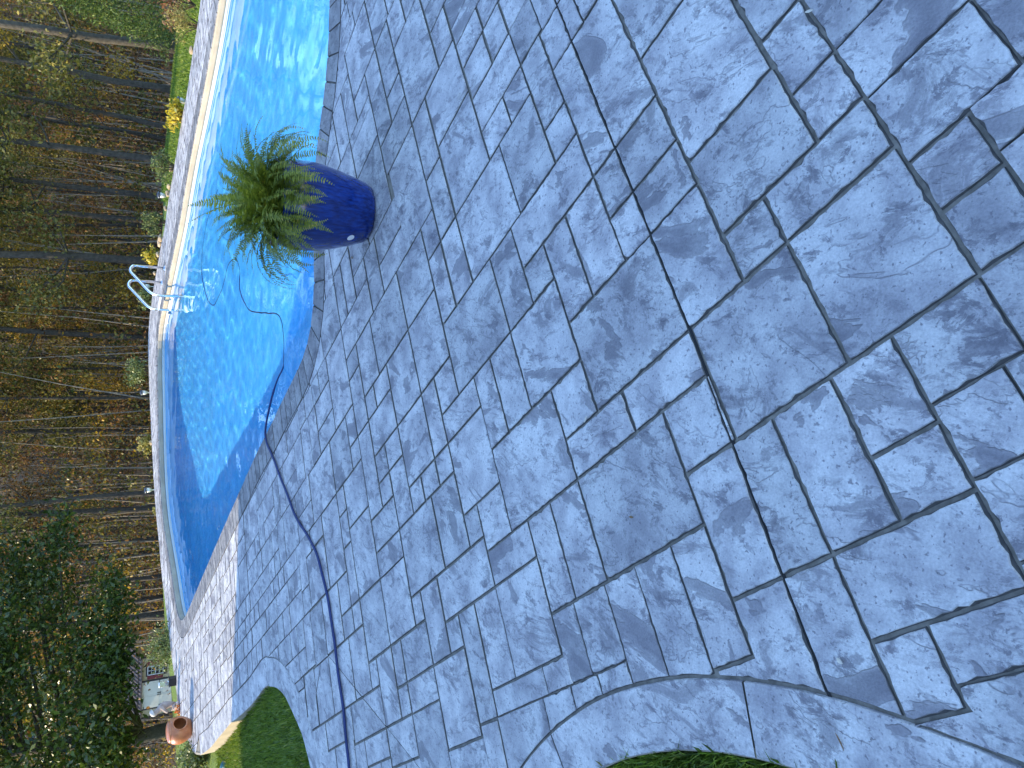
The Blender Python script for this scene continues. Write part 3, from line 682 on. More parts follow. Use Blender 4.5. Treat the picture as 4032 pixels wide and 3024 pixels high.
for a, me, s_ in ((R(200), 6, 1.25), (R(95), 7, 1.45), (R(150), 7, 1.5), (R(20), 6, 1.2), (R(60), 1, 1.2), (R(250), 3, 1.15)):
    o = link('frond', protos[me], fern); o.rotation_euler = (0, 0, a); o.scale = (s_,) * 3; o.location = (0, 0, .05)

# ------------------------------------------------------------------ ladder
M['steel'] = simple('stainless_steel', (0.72, 0.73, 0.75), 0.16, 0.05, 20, metal=1.0)
M['plastic_w'] = simple('white_plastic', (0.75, 0.75, 0.73), 0.4, 0.05, 10)
E0 = Vector((1.70, 16.28, 0)); lt = Vector((-.45, .893, 0)).normalized(); ln = Vector((-.893, -.45, 0)).normalized()
ld = empty('pool_ladder', E0, 0); tag(ld, 'polished stainless steel pool ladder with two looped handrails', 'ladder')
for sg in (-1, 1):
    b = lt * .255 * sg
    def at(a, z): return b + ln * a + Vector((0, 0, z))
    path = fillet([at(.13, -1.05), at(.13, .25), at(-.40, .625), at(-.52, .56), at(-.50, 0.005)], .13, 8)
    rl = mk('handrail', tube(path, .0265, 14), M['steel'], ld, True)
    mk('escutcheon', xf(lathe([(.028, .03), (.034, .022), (.052, .006), (.055, .0)], 20), at(-.50, 0)), M['steel'], rl, True)
for z in (.10, -.115, -.36, -.61, -.86):
    tr_ = xf(bevel_box(-.235, .235, -.035 if z > -.2 else -.05, .035 if z > -.2 else .05, -.012, .012, .006), ln * .13 + Vector((0, 0, z)), (0, 0, math.atan2(lt.y, lt.x)))
    mk('step', tr_, M['plastic_w'], ld)

# ------------------------------------------------------------------ blue hose
M['hose'] = simple('blue_hose', (0.002, 0.014, 0.10), 0.5, 0.15, 12)
hz = [(-3.9,4.75),(-3.2,5.0),(-2.69,5.17),(-2.51,5.24),(-2.32,5.30),(-2.12,5.41),(-1.93,5.49),(-1.73,5.60),(-1.60,5.68),(-1.49,5.79),(-1.36,5.93),(-1.29,6.07),(-1.22,6.29),(-1.18,6.46),(-1.11,6.65),(-1.02,6.80),(-0.95,6.93),(-0.85,7.13),(-0.75,7.30),(-0.66,7.48),(-0.58,7.65)]
pts = [(x, y, 0.0135) for x, y in hz] + [(-0.489,7.71,0.014),(-0.36,7.66,0.012),(-0.185,7.62,-0.015),(-0.02,7.60,-0.055),(0.085,7.62,-0.10),(0.17,7.66,-0.15),(0.34,7.68,-.18),(0.47,7.74,-.22),(0.70,8.0,-.3),(0.78,8.6,-.35),(0.85,9.2,-.19),(0.96,9.50,-.157),(1.18,9.80,-.15),(1.42,9.85,-.17),(1.60,10.2,-.25),(1.58,10.6,-.17),(1.38,10.95,-.2),(1.22,11.35,-.19),(1.15,11.79,-.16),(1.38,12.42,-.16),(1.9,12.8,-.17),(2.5,12.6,-.4),(2.9,12.0,-.75)]
hp = spline(pts, 0.04)
ho = mk('hose', tube(hp, [0.0105 if p[2] > -.05 else 0.0080 for p in hp], 8), M['hose'], None, True); tag(ho, 'blue hose trailing over the paving and looping into the pool', 'hose'); ho.cycles.is_caustics_receiver = True

# ------------------------------------------------------------------ terracotta fire pot
def terracotta():
    t = NT('terracotta'); p = t.obj(); n1 = t.noise(p, 9.0, 4.0); t.col(t.ramp(n1, [(0.3, (0.36, 0.115, 0.045)), (0.6, (0.50, 0.18, 0.075)), (0.8, (0.56, 0.23, 0.11))])); t.set(Roughness=0.33); t.nrm(t.bump(t.noise(p, 60, 3), .1, .004)); return t.m
M['terra'] = terracotta(); M['terra_in'] = simple('sooty_terracotta', (0.10, 0.035, 0.017), 0.8, 0.3, 12)
fp = empty('terracotta_pot', (-5.36, 12.78, 0)); tag(fp, 'round glazed terracotta fire pot with an oval opening in its side', 'fire pot')
prof = [(0.11, 0), (0.13, 0.012), (0.165, 0.06), (0.193, 0.12), (0.205, 0.18), (0.198, 0.24), (0.178, 0.285), (0.158, 0.305), (0.162, 0.318), (0.145, 0.335), (0.10, 0.352), (0.045, 0.360), (0.0, 0.361)]
prof = [tuple(p) for p in spline(prof, 0.007)]
bm = bmesh.new(); Vt, Ft = lathe(prof, 120); bv = [bm.verts.new(v) for v in Vt]
da = Vector((.80, -.60)).normalized(); az = math.atan2(da.y, da.x)
for q in Ft:
    c = sum((Vector(Vt[i]) for i in q), Vector()) / 4; dz = (c.z - .175) / .098; aa = (math.atan2(c.y, c.x) - az + math.pi) % (2 * math.pi) - math.pi
    if dz * dz + (aa * .2 / .105) ** 2 < 1.0: continue
    bm.faces.new([bv[i] for i in q])
bmesh.ops.remove_doubles(bm, verts=bm.verts[:], dist=1e-5); bmesh.ops.solidify(bm, geom=bm.faces[:], thickness=0.014)
for q in bm.faces: q.smooth = True
me = bpy.data.meshes.new('body'); bm.to_mesh(me); bm.free(); me.materials.append(M['terra']); link('body', me, fp)
lip = [((.2 + .004) * math.cos(az + .525 * math.cos(a)), (.2 + .004) * math.sin(az + .525 * math.cos(a)), .175 + .1 * math.sin(a)) for a in np.linspace(0, 2 * math.pi, 41)]
lip = [(x * (1 - 1.6 * (z - .178) ** 2 / .2), y * (1 - 1.6 * (z - .178) ** 2 / .2), z) for x, y, z in lip]
mk('lip', tube(lip, .0135, 8, False), M['terra'], fp, True)

# ------------------------------------------------------------------ statue, dark box, lantern, flowers
def skin_mesh(name, verts, edges, radii, mat, sub=2, parent=None, loc=(0, 0, 0), rz=0):
    me = bpy.data.meshes.new(name); me.from_pydata(verts, edges, []); o = bpy.data.objects.new(name, me); col.objects.link(o)
    o.modifiers.new('skin', 'SKIN'); sv_ = me.skin_vertices[0].data
    for k, r_ in enumerate(radii): sv_[k].radius = (r_, r_)
    sv_[0].use_root = True
    sb = o.modifiers.new('sub', 'SUBSURF'); sb.levels = sub; sb.render_levels = sub
    dg = bpy.context.evaluated_depsgraph_get(); m2 = bpy.data.meshes.new_from_object(o.evaluated_get(dg)); bpy.data.objects.remove(o)
    m2.materials.clear(); m2.materials.append(mat); m2.polygons.foreach_set('use_smooth', [True] * len(m2.polygons)); m2.name = name
    o = link(name, m2, parent, loc); o.rotation_euler = (0, 0, rz); return o
M['statue'] = simple('weathered_stone', (0.34, 0.26, 0.23), 0.8, 0.3, 14, 0.4, 0.01)
st_ = empty('garden_statue', (-5.50, 14.32, -0.02), R(200)); tag(st_, 'pale pinkish stone garden figure stooping over flowers at the patio edge', 'statue')
sv = [(0, 0, .13), (.015, 0, .24), (.05, 0, .315), (.085, 0, .345), (.11, 0, .385), (.12, 0, .43), (.03, .075, .30), (.10, .08, .24), (.15, .05, .19), (.03, -.075, .30), (.10, -.08, .24), (.15, -.05, .19), (.03, .05, .09), (.11, .055, .10), (.10, .055, .02), (.03, -.05, .09), (.11, -.055, .10), (.10, -.055, .02), (.165, 0, .40)]
se = [(0, 1), (1, 2), (2, 3), (3, 4), (4, 5), (2, 6), (6, 7), (7, 8), (2, 9), (9, 10), (10, 11), (0, 12), (12, 13), (13, 14), (0, 15), (15, 16), (16, 17), (4, 18)]
skin_mesh('figure', sv, se, [.085, .078, .068, .04, .058, .045, .035, .03, .026, .035, .03, .026, .05, .042, .035, .05, .042, .035, .02], M['statue'], 2, st_)
mk('cap', xf(lathe([(.062, -.01), (.066, .0), (.055, .03), (.03, .048), (0, .052)], 18), (.112, 0, .418), (0, R(28), 0)), simple('white_cap_stone', (.5, .46, .44), .7, .1, 20), st_, True)
mk('plinth', bevel_box(-.11, .17, -.11, .11, -.04, .025, .012), M['statue'], st_)
M['dark'] = simple('black_plastic', (0.018, 0.016, 0.016), 0.5, 0.2, 20)
bx = empty('planter_box', (-5.24, 14.62, -.02)); tag(bx, 'small black square box beside the stone figure', 'box')
mk('body', bevel_box(-.07, .07, -.07, .07, 0, .125, .008), M['dark'], bx); mk('rim', bevel_box(-.076, .076, -.076, .076, .125, .14, .005), M['dark'], bx)
def clear():
    t = NT('clear_plastic'); t.set(Roughness=0.05, IOR=1.3); t.b.inputs['Transmission Weight'].default_value = 0.85; t.col((0.85, 0.87, 0.9)); return t.m
M['clear'] = clear()
jr = empty('glass_jar', (-5.28, 14.64, .12)); tag(jr, 'clear glass jar standing on the small black box', 'jar')
mk('body', lathe([(.0, .002), (.045, .002), (.05, .02), (.05, .11), (.04, .125), (.042, .14)], 24), M['clear'], jr, True); mk('lid', lathe([(.044, .14), (.044, .155), (.0, .157)], 24), M['plastic_w'], jr, True)
M['petal'] = leaf_mat('flower_petals', [(0.0, (0.55, 0.10, 0.01)), (0.55, (0.75, 0.22, 0.02)), (0.7, (0.8, 0.75, 0.7)), (1.0, (0.85, 0.8, 0.75))], .5, .2)
M['shrubg'] = leaf_mat('shrub_leaves', [(0.0, (0.03, 0.06, 0.012)), (0.5, (0.13, 0.165, 0.045)), (1.0, (0.34, 0.35, 0.13))], 0.42, 0.3)
M['shruby'] = leaf_mat('yellow_leaves', [(0.0, (0.10, 0.12, 0.015)), (0.4, (0.42, 0.33, 0.02)), (0.8, (0.68, 0.47, 0.03)), (1.0, (0.75, 0.62, 0.18))], 0.45, 0.35)
M['shrubo'] = leaf_mat('olive_tan_leaves', [(0.0, (0.10, 0.10, 0.02)), (0.5, (0.30, 0.25, 0.06)), (1.0, (0.48, 0.38, 0.13))], 0.5, 0.3)
M['shrubr'] = leaf_mat('russet_leaves', [(0.0, (0.07, 0.045, 0.015)), (0.5, (0.22, 0.09, 0.045)), (1.0, (0.38, 0.20, 0.12))], 0.5, 0.3)
M['bark'] = simple('bark', (0.072, 0.060, 0.048), 0.95, 0.4, 9, 0.9, 0.03)
M['twig'] = simple('twig', (0.09, 0.065, 0.04), 0.9, 0.3, 20)

def leaves(npts, nrm, size, rg, aspect=0.5, bend=0.25):
    """each leaf a folded lozenge of two triangles pairs; npts Nx3 centres"""
    N = len(npts); a = rg.normal(size=(N, 3)); a += nrm * 0.6; a /= np.linalg.norm(a, axis=1)[:, None]
    b = rg.normal(size=(N, 3)); b -= a * (a * b).sum(1)[:, None]; b /= np.linalg.norm(b, axis=1)[:, None]; c = np.cross(a, b)
    s = (size * rg.uniform(.6, 1.35, N))[:, None]
    V = np.stack([npts - a * s * .5, npts + b * s * aspect * .5 - c * s * bend * .15, npts + a * s * .5 + c * s * bend * .3, npts - b * s * aspect * .5 - c * s * bend * .15], 1).reshape(-1, 3)
    F = np.arange(4 * N).reshape(N, 4); return V, F

def shrub(name, loc, w, h, N, size, mat, label, cat, seed, group=None, stems=9, aspect=.5, up=.3, lean=(0, 0)):
    rg = np.random.default_rng(seed); root = empty(name, loc); tag(root, label, cat, group)
    tips, parts = [], []
    for k in range(stems):
        a = rg.random() * 6.28; q = rg.random() ** .6; hh = h * rg.uniform(.6, 1.0) * (1 - .35 * q); tip = np.array([w * .5 * q * math.cos(a) + lean[0] * hh, w * .5 * q * math.sin(a) + lean[1] * hh, hh])
        mid = tip * np.array([.35, .35, .5]) + rg.normal(0, .02, 3); parts.append(tube([(0, 0, -.08), tuple(mid), tuple(tip)], [.012, .008, .003], 4, False)); tips.append((mid, tip))
    mk('stem', join(*parts), M['twig'], root)
    C = []
    for k in range(N):
        m_, t_ = tips[rg.integers(stems)]; s = rg.random() ** .55; p = m_ * (1 - s) + t_ * s + rg.normal(0, 1, 3) * w * np.array([.10, .10, .07])
        C.append(p)
    C = np.array(C); C[:, 2] = np.abs(C[:, 2]); nr = C - np.array([0, 0, h * .3]); nr /= np.linalg.norm(nr, axis=1)[:, None] + 1e-6
    V, F = leaves(C, nr + np.array([0, 0, up]), size, rg, aspect)
    link('foliage', fast_mesh('foliage', V, F, mat, rnd=np.clip(rg.normal(.5, .25, len(F)), 0, 1)), root); return root
def gz(x, y): return float(ground_z(np.array([x]), np.array([y]))[0])
shrub('flowering_plant', (-5.55, 14.12, -.03), .22, .10, 130, .045, M['petal'], 'low orange and white flowers at the foot of the stone figure', 'flowers', 3, aspect=.9)
SH = 'shrubs along the far patio edge'
shrub('shrub', (5.55, 12.62, -.06), .70, .46, 900, .045, M['shrubo'], 'loose yellow green shrub by the lawn in front of the cedar', 'shrub', 31, SH, 14, .3)
shrub('shrub', (6.9, 14.9, -.3), .9, .75, 700, .07, M['shrubr'], 'russet leaved shrub behind the yellow green one near the cedar', 'shrub', 32, SH, 12, .6)
shrub('shrub', (4.55, 13.95, -.1), .55, .42, 420, .085, M['shruby'], 'bright golden yellow shrub next to a garden light on the lawn', 'shrub', 33, SH, 13, .42, .8)
shrub('shrub', (3.98, 15.25, -.1), .55, .55, 800, .05, M['shrubg'], 'spreading green shrub between the golden shrub and a lantern light', 'shrub', 34, SH, 12, .4)
shrub('shrub', (3.22, 16.62, -.1), .52, .55, 700, .055, M['shrubg'], 'green shrub between the edging rocks and the ladder', 'shrub', 35, SH, 11, .45)
shrub('shrub', (2.72, 17.75, -.1), .42, .46, 320, .075, M['shruby'], 'yellow leaved shrub seen through the ladder rail loop', 'shrub', 36, SH, 10, .42, .8)
shrub('shrub', (1.98, 19.0, -.1), .55, .46, 600, .06, M['shrubg'], 'dark green shrub behind the ladder posts', 'shrub', 37, SH, 10, .45)
shrub('shrub', (0.32, 19.75, -.12), .80, .72, 1300, .06, M['shrubg'], 'tall pale green shrub at the far end of the pool', 'shrub', 38, SH, 14, .4)
shrub('shrub', (-1.36, 19.15, -.12), .5, .40, 420, .07, M['shrubo'], 'olive yellow shrub beyond the shaded end of the pool', 'shrub', 39, SH, 10, .55)
shrub('shrub', (-2.75, 18.35, -.12), .26, .16, 140, .05, M['shrubo'], 'tiny tan plant peeping over the patio edge', 'shrub', 40, SH, 6, .5)
shrub('shrub', (-5.0, 15.75, -.25), .98, .66, 2400, .045, M['shrubg'], 'big dense green shrub in front of the shed window', 'shrub', 41, SH, 22, .45)
shrub('shrub', (-5.85, 12.75, -.3), .7, .55, 1100, .055, M['shrubg'], 'leafy green shrub behind the terracotta fire pot', 'shrub', 42, SH, 14, .5)
shrub('shrub', (-6.35, 14.0, -.5), .7, .7, 900, .06, M['shrubg'], 'green shrub between the stone figure and the fire pot', 'shrub', 43, SH, 14, .5)

# ------------------------------------------------------------------ garden lights
M['lightcap'] = simple('light_cap', (0.05, 0.055, 0.07), 0.25, 0.1, 20); M['lens'] = simple('light_lens', (0.62, 0.64, 0.62), 0.2, 0.05, 20)
def light_proto():
    root = empty('garden_light'); mk('stake', tube([(0, 0, -.12), (0, 0, .07)], .008, 8), M['lens'], root)
    mk('lens', lathe([(.0, .07), (.022, .07), (.036, .11), (.040, .15), (.0, .15)], 18), M['lens'], root, True)
    mk('cap', lathe([(.0, .185), (.028, .183), (.052, .168), (.054, .152), (.04, .150), (.0, .150)], 18), M['lightcap'], root, True); return root
def copy_tree(o, parent=None):
    c = o.copy(); col.objects.link(c); c.parent = parent
    for ch in list(o.children): copy_tree(ch, c)
    return c
lp = light_proto()
LG = [((4.86, 14.15), 'solar garden light on the lawn beside the golden shrub'), ((3.62, 16.0), 'solar garden light by the edging rocks, clear of any shrub'), ((2.2, 18.95), 'solar garden light seen between the ladder rails'), ((-0.2, 19.62), 'solar garden light beside the tall pale green shrub'), ((-2.35, 18.62), 'solar garden light past the olive yellow shrub')]
for k, ((x, y), lb) in enumerate(LG):
    o = lp if k == 0 else copy_tree(lp); o.location = (x, y, -.08 if k else -.2); o.scale = (1.35,) * 3; tag(o, lb, 'garden light', 'solar garden lights round the patio')

# ------------------------------------------------------------------ edging rocks
M['rock'] = simple('sandstone_rock', (0.50, 0.36, 0.22), 0.85, 0.3, 10, 0.5, 0.02)
def rock(loc, s, seed, label, group):
    r = random.Random(seed); bm = bmesh.new(); bmesh.ops.create_icosphere(bm, subdivisions=2, radius=1.0)
    for v in bm.verts:
        d = 1 + .22 * math.sin(3 * v.co.x + seed) * math.cos(2.5 * v.co.y + seed) + r.uniform(-.09, .09); v.co *= d; v.co.z *= .62
    me = bpy.data.meshes.new('rock'); bm.to_mesh(me); bm.free(); me.materials.append(M['rock'])
    o = link('rock', me, None, loc); o.scale = (s, s * r.uniform(.7, 1.2), s); o.rotation_euler = (0, 0, r.random() * 6); tag(o, label, 'rock', group); return o
for k, (x, y, s) in enumerate([(3.98, 15.30, .07), (3.72, 15.62, .06), (3.62, 15.80, .07), (3.42, 16.20, .05), (2.98, 17.05, .075), (2.90, 17.18, .08), (2.72, 17.55, .06), (2.40, 18.15, .05), (-1.32, 18.93, .06), (5.2, 12.75, .06)]):
    rock((x, y, .0), s, k + 3, 'small rounded tan rock set along the far patio edge', 'rocks edging the far patio')
for k, (x, y, z, s) in enumerate([(-5.62, 11.55, -.25, .10), (-5.75, 11.2, -.28, .12), (-5.55, 10.85, -.30, .10), (-5.9, 10.6, -.3, .12), (-5.45, 10.55, -.3, .08), (-5.7, 10.25, -.32, .11)]):
    rock((x, y, z), s, k + 31, 'tan sandstone edging rock by the bird ornaments below the patio wall', 'rocks round the ornaments')
M['teal'] = simple('teal_paint', (0.01, 0.09, 0.10), 0.3, 0.2, 10)
def bird(loc, rz, seed, label):
    root = empty('bird_ornament', loc, rz); tag(root, label, 'ornament', 'bird ornaments by the lawn')
    mk('body', xf(lathe([(.0, -.11), (.035, -.09), (.055, -.03), (.05, .04), (.02, .10), (0, .13)], 16), (0, 0, .09), (0, R(72), 0)), M['teal'], root, True)
    mk('neck', tube(spline([(.08, 0, .11), (.12, 0, .16), (.10, 0, .21), (.13, 0, .245), (.18, 0, .235)], .02), .016, 10), M['plastic_w'], root, True)
    mk('foot', bevel_box(-.05, .05, -.04, .04, 0, .03, .006), M['rock'], root)
bird((-5.25, 11.05, -.28), R(150), 1, 'white necked teal bird ornament against the patio wall')
bird((-5.45, 10.75, -.30), R(60), 2, 'white necked teal bird ornament on the grass edge among rocks')
# ------------------------------------------------------------------ garden shed
M['shed_wall'] = simple('cream_siding', (0.50, 0.40, 0.22), 0.75, 0.1, 6); M['shed_trim'] = simple('dark_brown_trim', (0.035, 0.022, 0.02), 0.6, 0.2, 8)
M['shed_door'] = simple('white_door_paint', (0.76, 0.70, 0.54), 0.5, 0.05, 4); M['red'] = simple('barn_red_paint', (0.20, 0.022, 0.022), 0.6, 0.15, 8)
M['metal_roof'] = simple('brown_metal_roof', (0.11, 0.085, 0.075), 0.45, 0.2, 6); M['black'] = simple('black_iron', (0.012, 0.011, 0.011), 0.5, 0.1, 10)
SX0, SX1, SY, SZ0 = -17.45, -13.85, 44.0, -3.62
sd = empty('garden_shed', (SX0, SY, SZ0), R(-14)); tag(sd, 'cream garden shed with white double doors, red shutters and dark metal roof', 'shed')
W_, Hh, Dp = 3.6, 1.98, 2.6
for k in range(11): mk('siding_board', box(0, W_, -.012 - .004 * (k % 2), 0.0, k * .18, (k + 1) * .18 - .008), M['shed_wall'], sd)
mk('wall', ([(0, 0, 0), (W_, 0, 0), (W_, Dp, 0), (0, Dp, 0), (0, 0, Hh), (W_, 0, Hh), (W_, Dp, Hh), (0, Dp, Hh), (0, Dp / 2, Hh + .45), (W_, Dp / 2, Hh + .45)], [(0, 1, 5, 4), (1, 2, 6, 9, 5), (2, 3, 7, 6), (3, 0, 4, 8, 7)]), M['shed_wall'], sd)
rfv = mk('roof', ([(-.18, -.22, Hh - .12), (W_ + .18, -.22, Hh - .12), (W_ + .18, Dp / 2, Hh + .50), (-.18, Dp / 2, Hh + .50), (W_ + .18, Dp + .22, Hh - .12), (-.18, Dp + .22, Hh - .12), (-.18, -.22, Hh - .19), (W_ + .18, -.22, Hh - .19)], [(0, 1, 2, 3), (3, 2, 4, 5), (6, 7, 1, 0)]), M['metal_roof'], sd)
for k in range(18):
    x = -.16 + k * (W_ + .32) / 17
    mk('seam', ([(x - .018, -.225, Hh - .115), (x + .018, -.225, Hh - .115), (x + .018, Dp / 2, Hh + .505), (x - .018, Dp / 2, Hh + .505), (x, -.225, Hh - .075), (x, Dp / 2, Hh + .545)], [(0, 4, 5, 3), (4, 1, 2, 5), (0, 1, 4)]), M['metal_roof'], rfv)
cu = mk('cupola', box(W_ * .62 - .2, W_ * .62 + .2, Dp / 2 - .2, Dp / 2 + .2, Hh + .3, Hh + .8), simple('tan_cupola', (.45, .33, .2), .7), rfv)
mk('cap', ([(W_ * .62 - .3, Dp / 2 - .3, Hh + .8), (W_ * .62 + .3, Dp / 2 - .3, Hh + .8), (W_ * .62 + .3, Dp / 2 + .3, Hh + .8), (W_ * .62 - .3, Dp / 2 + .3, Hh + .8), (W_ * .62, Dp / 2, Hh + 1.1)], [(0, 1, 4), (1, 2, 4), (2, 3, 4), (3, 0, 4)]), M['metal_roof'], rfv)
for a, b, c, d in ((.50, .58, 0, Hh - .1), (2.14, 2.22, 0, Hh - .1), (.5, 2.22, Hh - .14, Hh - .05), (0, .08, 0, Hh - .1), (W_ - .08, W_, 0, Hh - .1), (0, W_, Hh - .1, Hh)):
    mk('trim', box(a, b, -.045 - .003 * (b - a > 1), -.005, c, d), M['shed_trim'], sd)
for k in range(2):
    x = .585 + k * .775; dd = mk('door', box(x, x + .77, -.05, -.012, .04, Hh - .15), M['shed_door'], sd)
    for zz in (.10, .95): mk('panel', box(x + .09, x + .68, -.058, -.048, zz, zz + .74), M['shed_door'], dd)
    for zz in (.2, .93, 1.66): mk('hinge', box(x - .04 if k == 0 else x + .63, x + .14 if k == 0 else x + .81, -.064, -.0485, zz, zz + .035), M['black'], dd)
    mk('handle', box(x + .70 if k == 0 else x + .04, x + .73 if k == 0 else x + .07, -.085, -.051, .86, 1.05), M['black'], dd)
wn_ = mk('window', join(box(2.50, 3.02, -.05, -.012, .78, .82), box(2.50, 3.02, -.05, -.012, 1.50, 1.54), box(2.50, 2.54, -.05, -.012, .82, 1.50), box(2.98, 3.02, -.05, -.012, .82, 1.50), box(2.54, 2.98, -.045, -.012, 1.14, 1.18), box(2.745, 2.765, -.040, -.012, .82, 1.14), box(2.745, 2.765, -.040, -.012, 1.18, 1.50), box(2.54, 2.98, -.038, -.012, 1.335, 1.35), box(2.54, 2.98, -.038, -.012, .975, .99)), M['trim'], sd)
mk('pane', box(2.54, 2.98, -.022, -.013, .82, 1.50), M['glass'], wn_); mk('surround', join(box(2.44, 3.08, -.035, -.0125, 1.545, 1.61), box(2.44, 3.08, -.055, -.0125, .62, .775)), M['shed_trim'], wn_)
for xa in (2.26, 3.09): mk('shutter', join(box(xa, xa + .21, -.04, -.0125, .80, 1.54), box(xa + .03, xa + .18, -.048, -.039, .86, 1.12), box(xa + .03, xa + .18, -.048, -.039, 1.20, 1.48)), M['red'], sd)

# ------------------------------------------------------------------ trees
def tree_mesh(seed, H, r0, lean, nb, leaf_n, leaf_s, bare_to, spread):
    r = random.Random(seed); rg = np.random.default_rng(seed); P = []
    cx = cy = 0.0; dx, dy = lean; N = 12
    for i in range(N + 1):
        z = -0.5 + (H + .5) * i / N; P.append((cx, cy, z)); cx += dx * H / N + r.gauss(0, .05); cy += dy * H / N + r.gauss(0, .05)
    rad = [r0 * (1.35 if i == 0 else 1.0) * (1 - .80 * (i / N) ** 1.1) for i in range(N + 1)]
    parts = [tube(P, rad, 8, True)]; tips = []
    for k in range(nb):
        z = H * (bare_to + (1 - bare_to) * r.random()) if k > 5 else H * r.uniform(.10, .45); i = min(N - 1, max(0, int((z + .5) / (H + .5) * N))); b = Vector(P[i]).lerp(Vector(P[i + 1]), .5); a = r.random() * 6.28; L = spread * r.uniform(.4, 1.0) * (1.1 - .5 * z / H)
        d = Vector((math.cos(a), math.sin(a), r.uniform(.1, .8))); m_ = b + d * L * .5 + Vector((0, 0, r.uniform(-.1, .25))); e = b + d * L + Vector((r.gauss(0, .2), r.gauss(0, .2), r.uniform(0, .5)))
        q = max(.014, rad[i] * .33); parts.append(tube([b, m_, e], [q, q * .65, q * .2], 5, False)); tips.append((np.array(m_), np.array(e)))
        if r.random() < .6:
            e2 = m_ + Vector((r.gauss(0, .5), r.gauss(0, .5), r.uniform(.1, .7))) * L * .5; parts.append(tube([m_, e2], [q * .5, q * .12], 4, False)); tips.append((np.array(m_), np.array(e2)))
    tm = join(*parts); T = mesh('trunk', tm[0], tm[1], M['bark'], True)
    C = []
    for k in range(leaf_n):
        m_, e_ = tips[rg.integers(len(tips))]; s = rg.random() ** .6 * 1.15; C.append(m_ * (1 - s) + e_ * s + rg.normal(0, 1, 3) * spread * .13)
    C = np.array(C); V, F = leaves(C, np.zeros_like(C) + [0, 0, .3], leaf_s, rg, .55); V = V; return T, V, F, np.clip(rg.normal(.5, .25, len(F)), 0, 1)
M['lv_olive'] = leaf_mat('wood_olive_leaves', [(0.0, (0.045, 0.055, 0.012)), (0.5, (0.145, 0.14, 0.028)), (1.0, (0.36, 0.28, 0.06))], 0.55, 0.35)
M['lv_gold'] = leaf_mat('wood_gold_leaves', [(0.0, (0.11, 0.08, 0.012)), (0.5, (0.36, 0.23, 0.022)), (1.0, (0.62, 0.40, 0.06))], 0.55, 0.4)
M['lv_rust'] = leaf_mat('wood_rust_leaves', [(0.0, (0.06, 0.03, 0.010)), (0.5, (0.21, 0.10, 0.028)), (1.0, (0.44, 0.22, 0.07))], 0.6, 0.35)
TP = []
for k, (H, r0, ln_, nb, lv, ls, bt, sp, mt, kindn) in enumerate([
        (15, .125, (.01, .02), 30, 8500, .135, .35, 2.6, 'lv_olive', 'oak_tree'), (16, .15, (-.02, .01), 28, 8000, .135, .4, 2.8, 'lv_gold', 'maple_tree'),
        (17, .12, (.0, .0), 28, 7500, .135, .5, 2.2, 'lv_rust', 'oak_tree'), (13, .10, (.03, -.01), 24, 5000, .125, .3, 2.0, 'lv_olive', 'young_tree'),
        (12, .07, (-.03, .02), 22, 4200, .12, .25, 1.7, 'lv_gold', 'young_tree'), (14, .085, (.015, .03), 24, 4200, .12, .45, 1.8, 'lv_rust', 'young_tree'), (18, .17, (.005, -.01), 32, 9500, .14, .5, 3.0, 'lv_olive', 'oak_tree')]):
    T, V, F, rn = tree_mesh(100 + k, H, r0, ln_, nb, lv, ls, bt, sp); TP.append((T, fast_mesh('crown', V, F, M[mt], rnd=rn), kindn))
LBL = ['olive leaved oak with a straight grey trunk in the wood', 'tall maple with golden leaves in the wood', 'russet leaved oak with a high bare trunk in the wood', 'slender olive leaved sapling in the wood', 'thin golden leaved sapling in the wood', 'thin russet leaved sapling in the wood', 'thick trunked oak with a dense olive crown in the wood']
GRP = ['olive oaks in the wood', 'maples in the wood', 'russet oaks in the wood', 'olive saplings in the wood', 'golden saplings in the wood', 'russet saplings in the wood', 'thick oaks in the wood']
rt = random.Random(77)
spots = []
for Yp, d, k in [(110, 30, 6), (290, 33, 1), (443, 36, 3), (583, 34, 0), (741, 37, 0), (836, 38, 0), (867, 41, 5), (996, 36, 6), (1030, 44, 3), (1062, 42, 4), (1134, 46, 0), (1215, 43, 5), (1333, 40, 0), (1395, 47, 3), (1559, 39, 5), (1581, 45, 3), (1699, 41, 3), (1961, 36, 2), (2024, 37, 0), (2060, 42, 3), (2151, 38, 2), (2304, 38, 0), (2395, 40, 2), (2470, 36, 1), (2620, 52, 0), (2700, 55, 1), (2780, 50, 3), (2930, 42, 2), (2990, 38, 0)]:
    spots.append(((1512 - Yp) / 1512 * .438 * d, d, k))
for _ in range(120):
    d = rt.uniform(40, 80); spots.append((rt.uniform(-.50, .50) * d, d, rt.choice([0, 1, 2, 3, 3, 4, 4, 5, 5, 5, 6])))
for (x, y, k) in spots:
    if SX0 - 2 < x < SX1 + 2 and 41 < y < 49: continue
    if -.43 < x / y < -.28 and y < 47: continue
    T, Cn, kn = TP[k]; root = empty(kn, (x, y, gz(x, y)), rt.random() * 6.28); root.rotation_euler[0] = rt.gauss(0, .022); root.rotation_euler[1] = rt.gauss(0, .022); s_ = rt.uniform(.85, 1.2); root.scale = (s_, s_, s_ * rt.uniform(.9, 1.1))
    tag(root, LBL[k], 'tree', GRP[k]); link('trunk', T, root); link('crown', Cn, root)

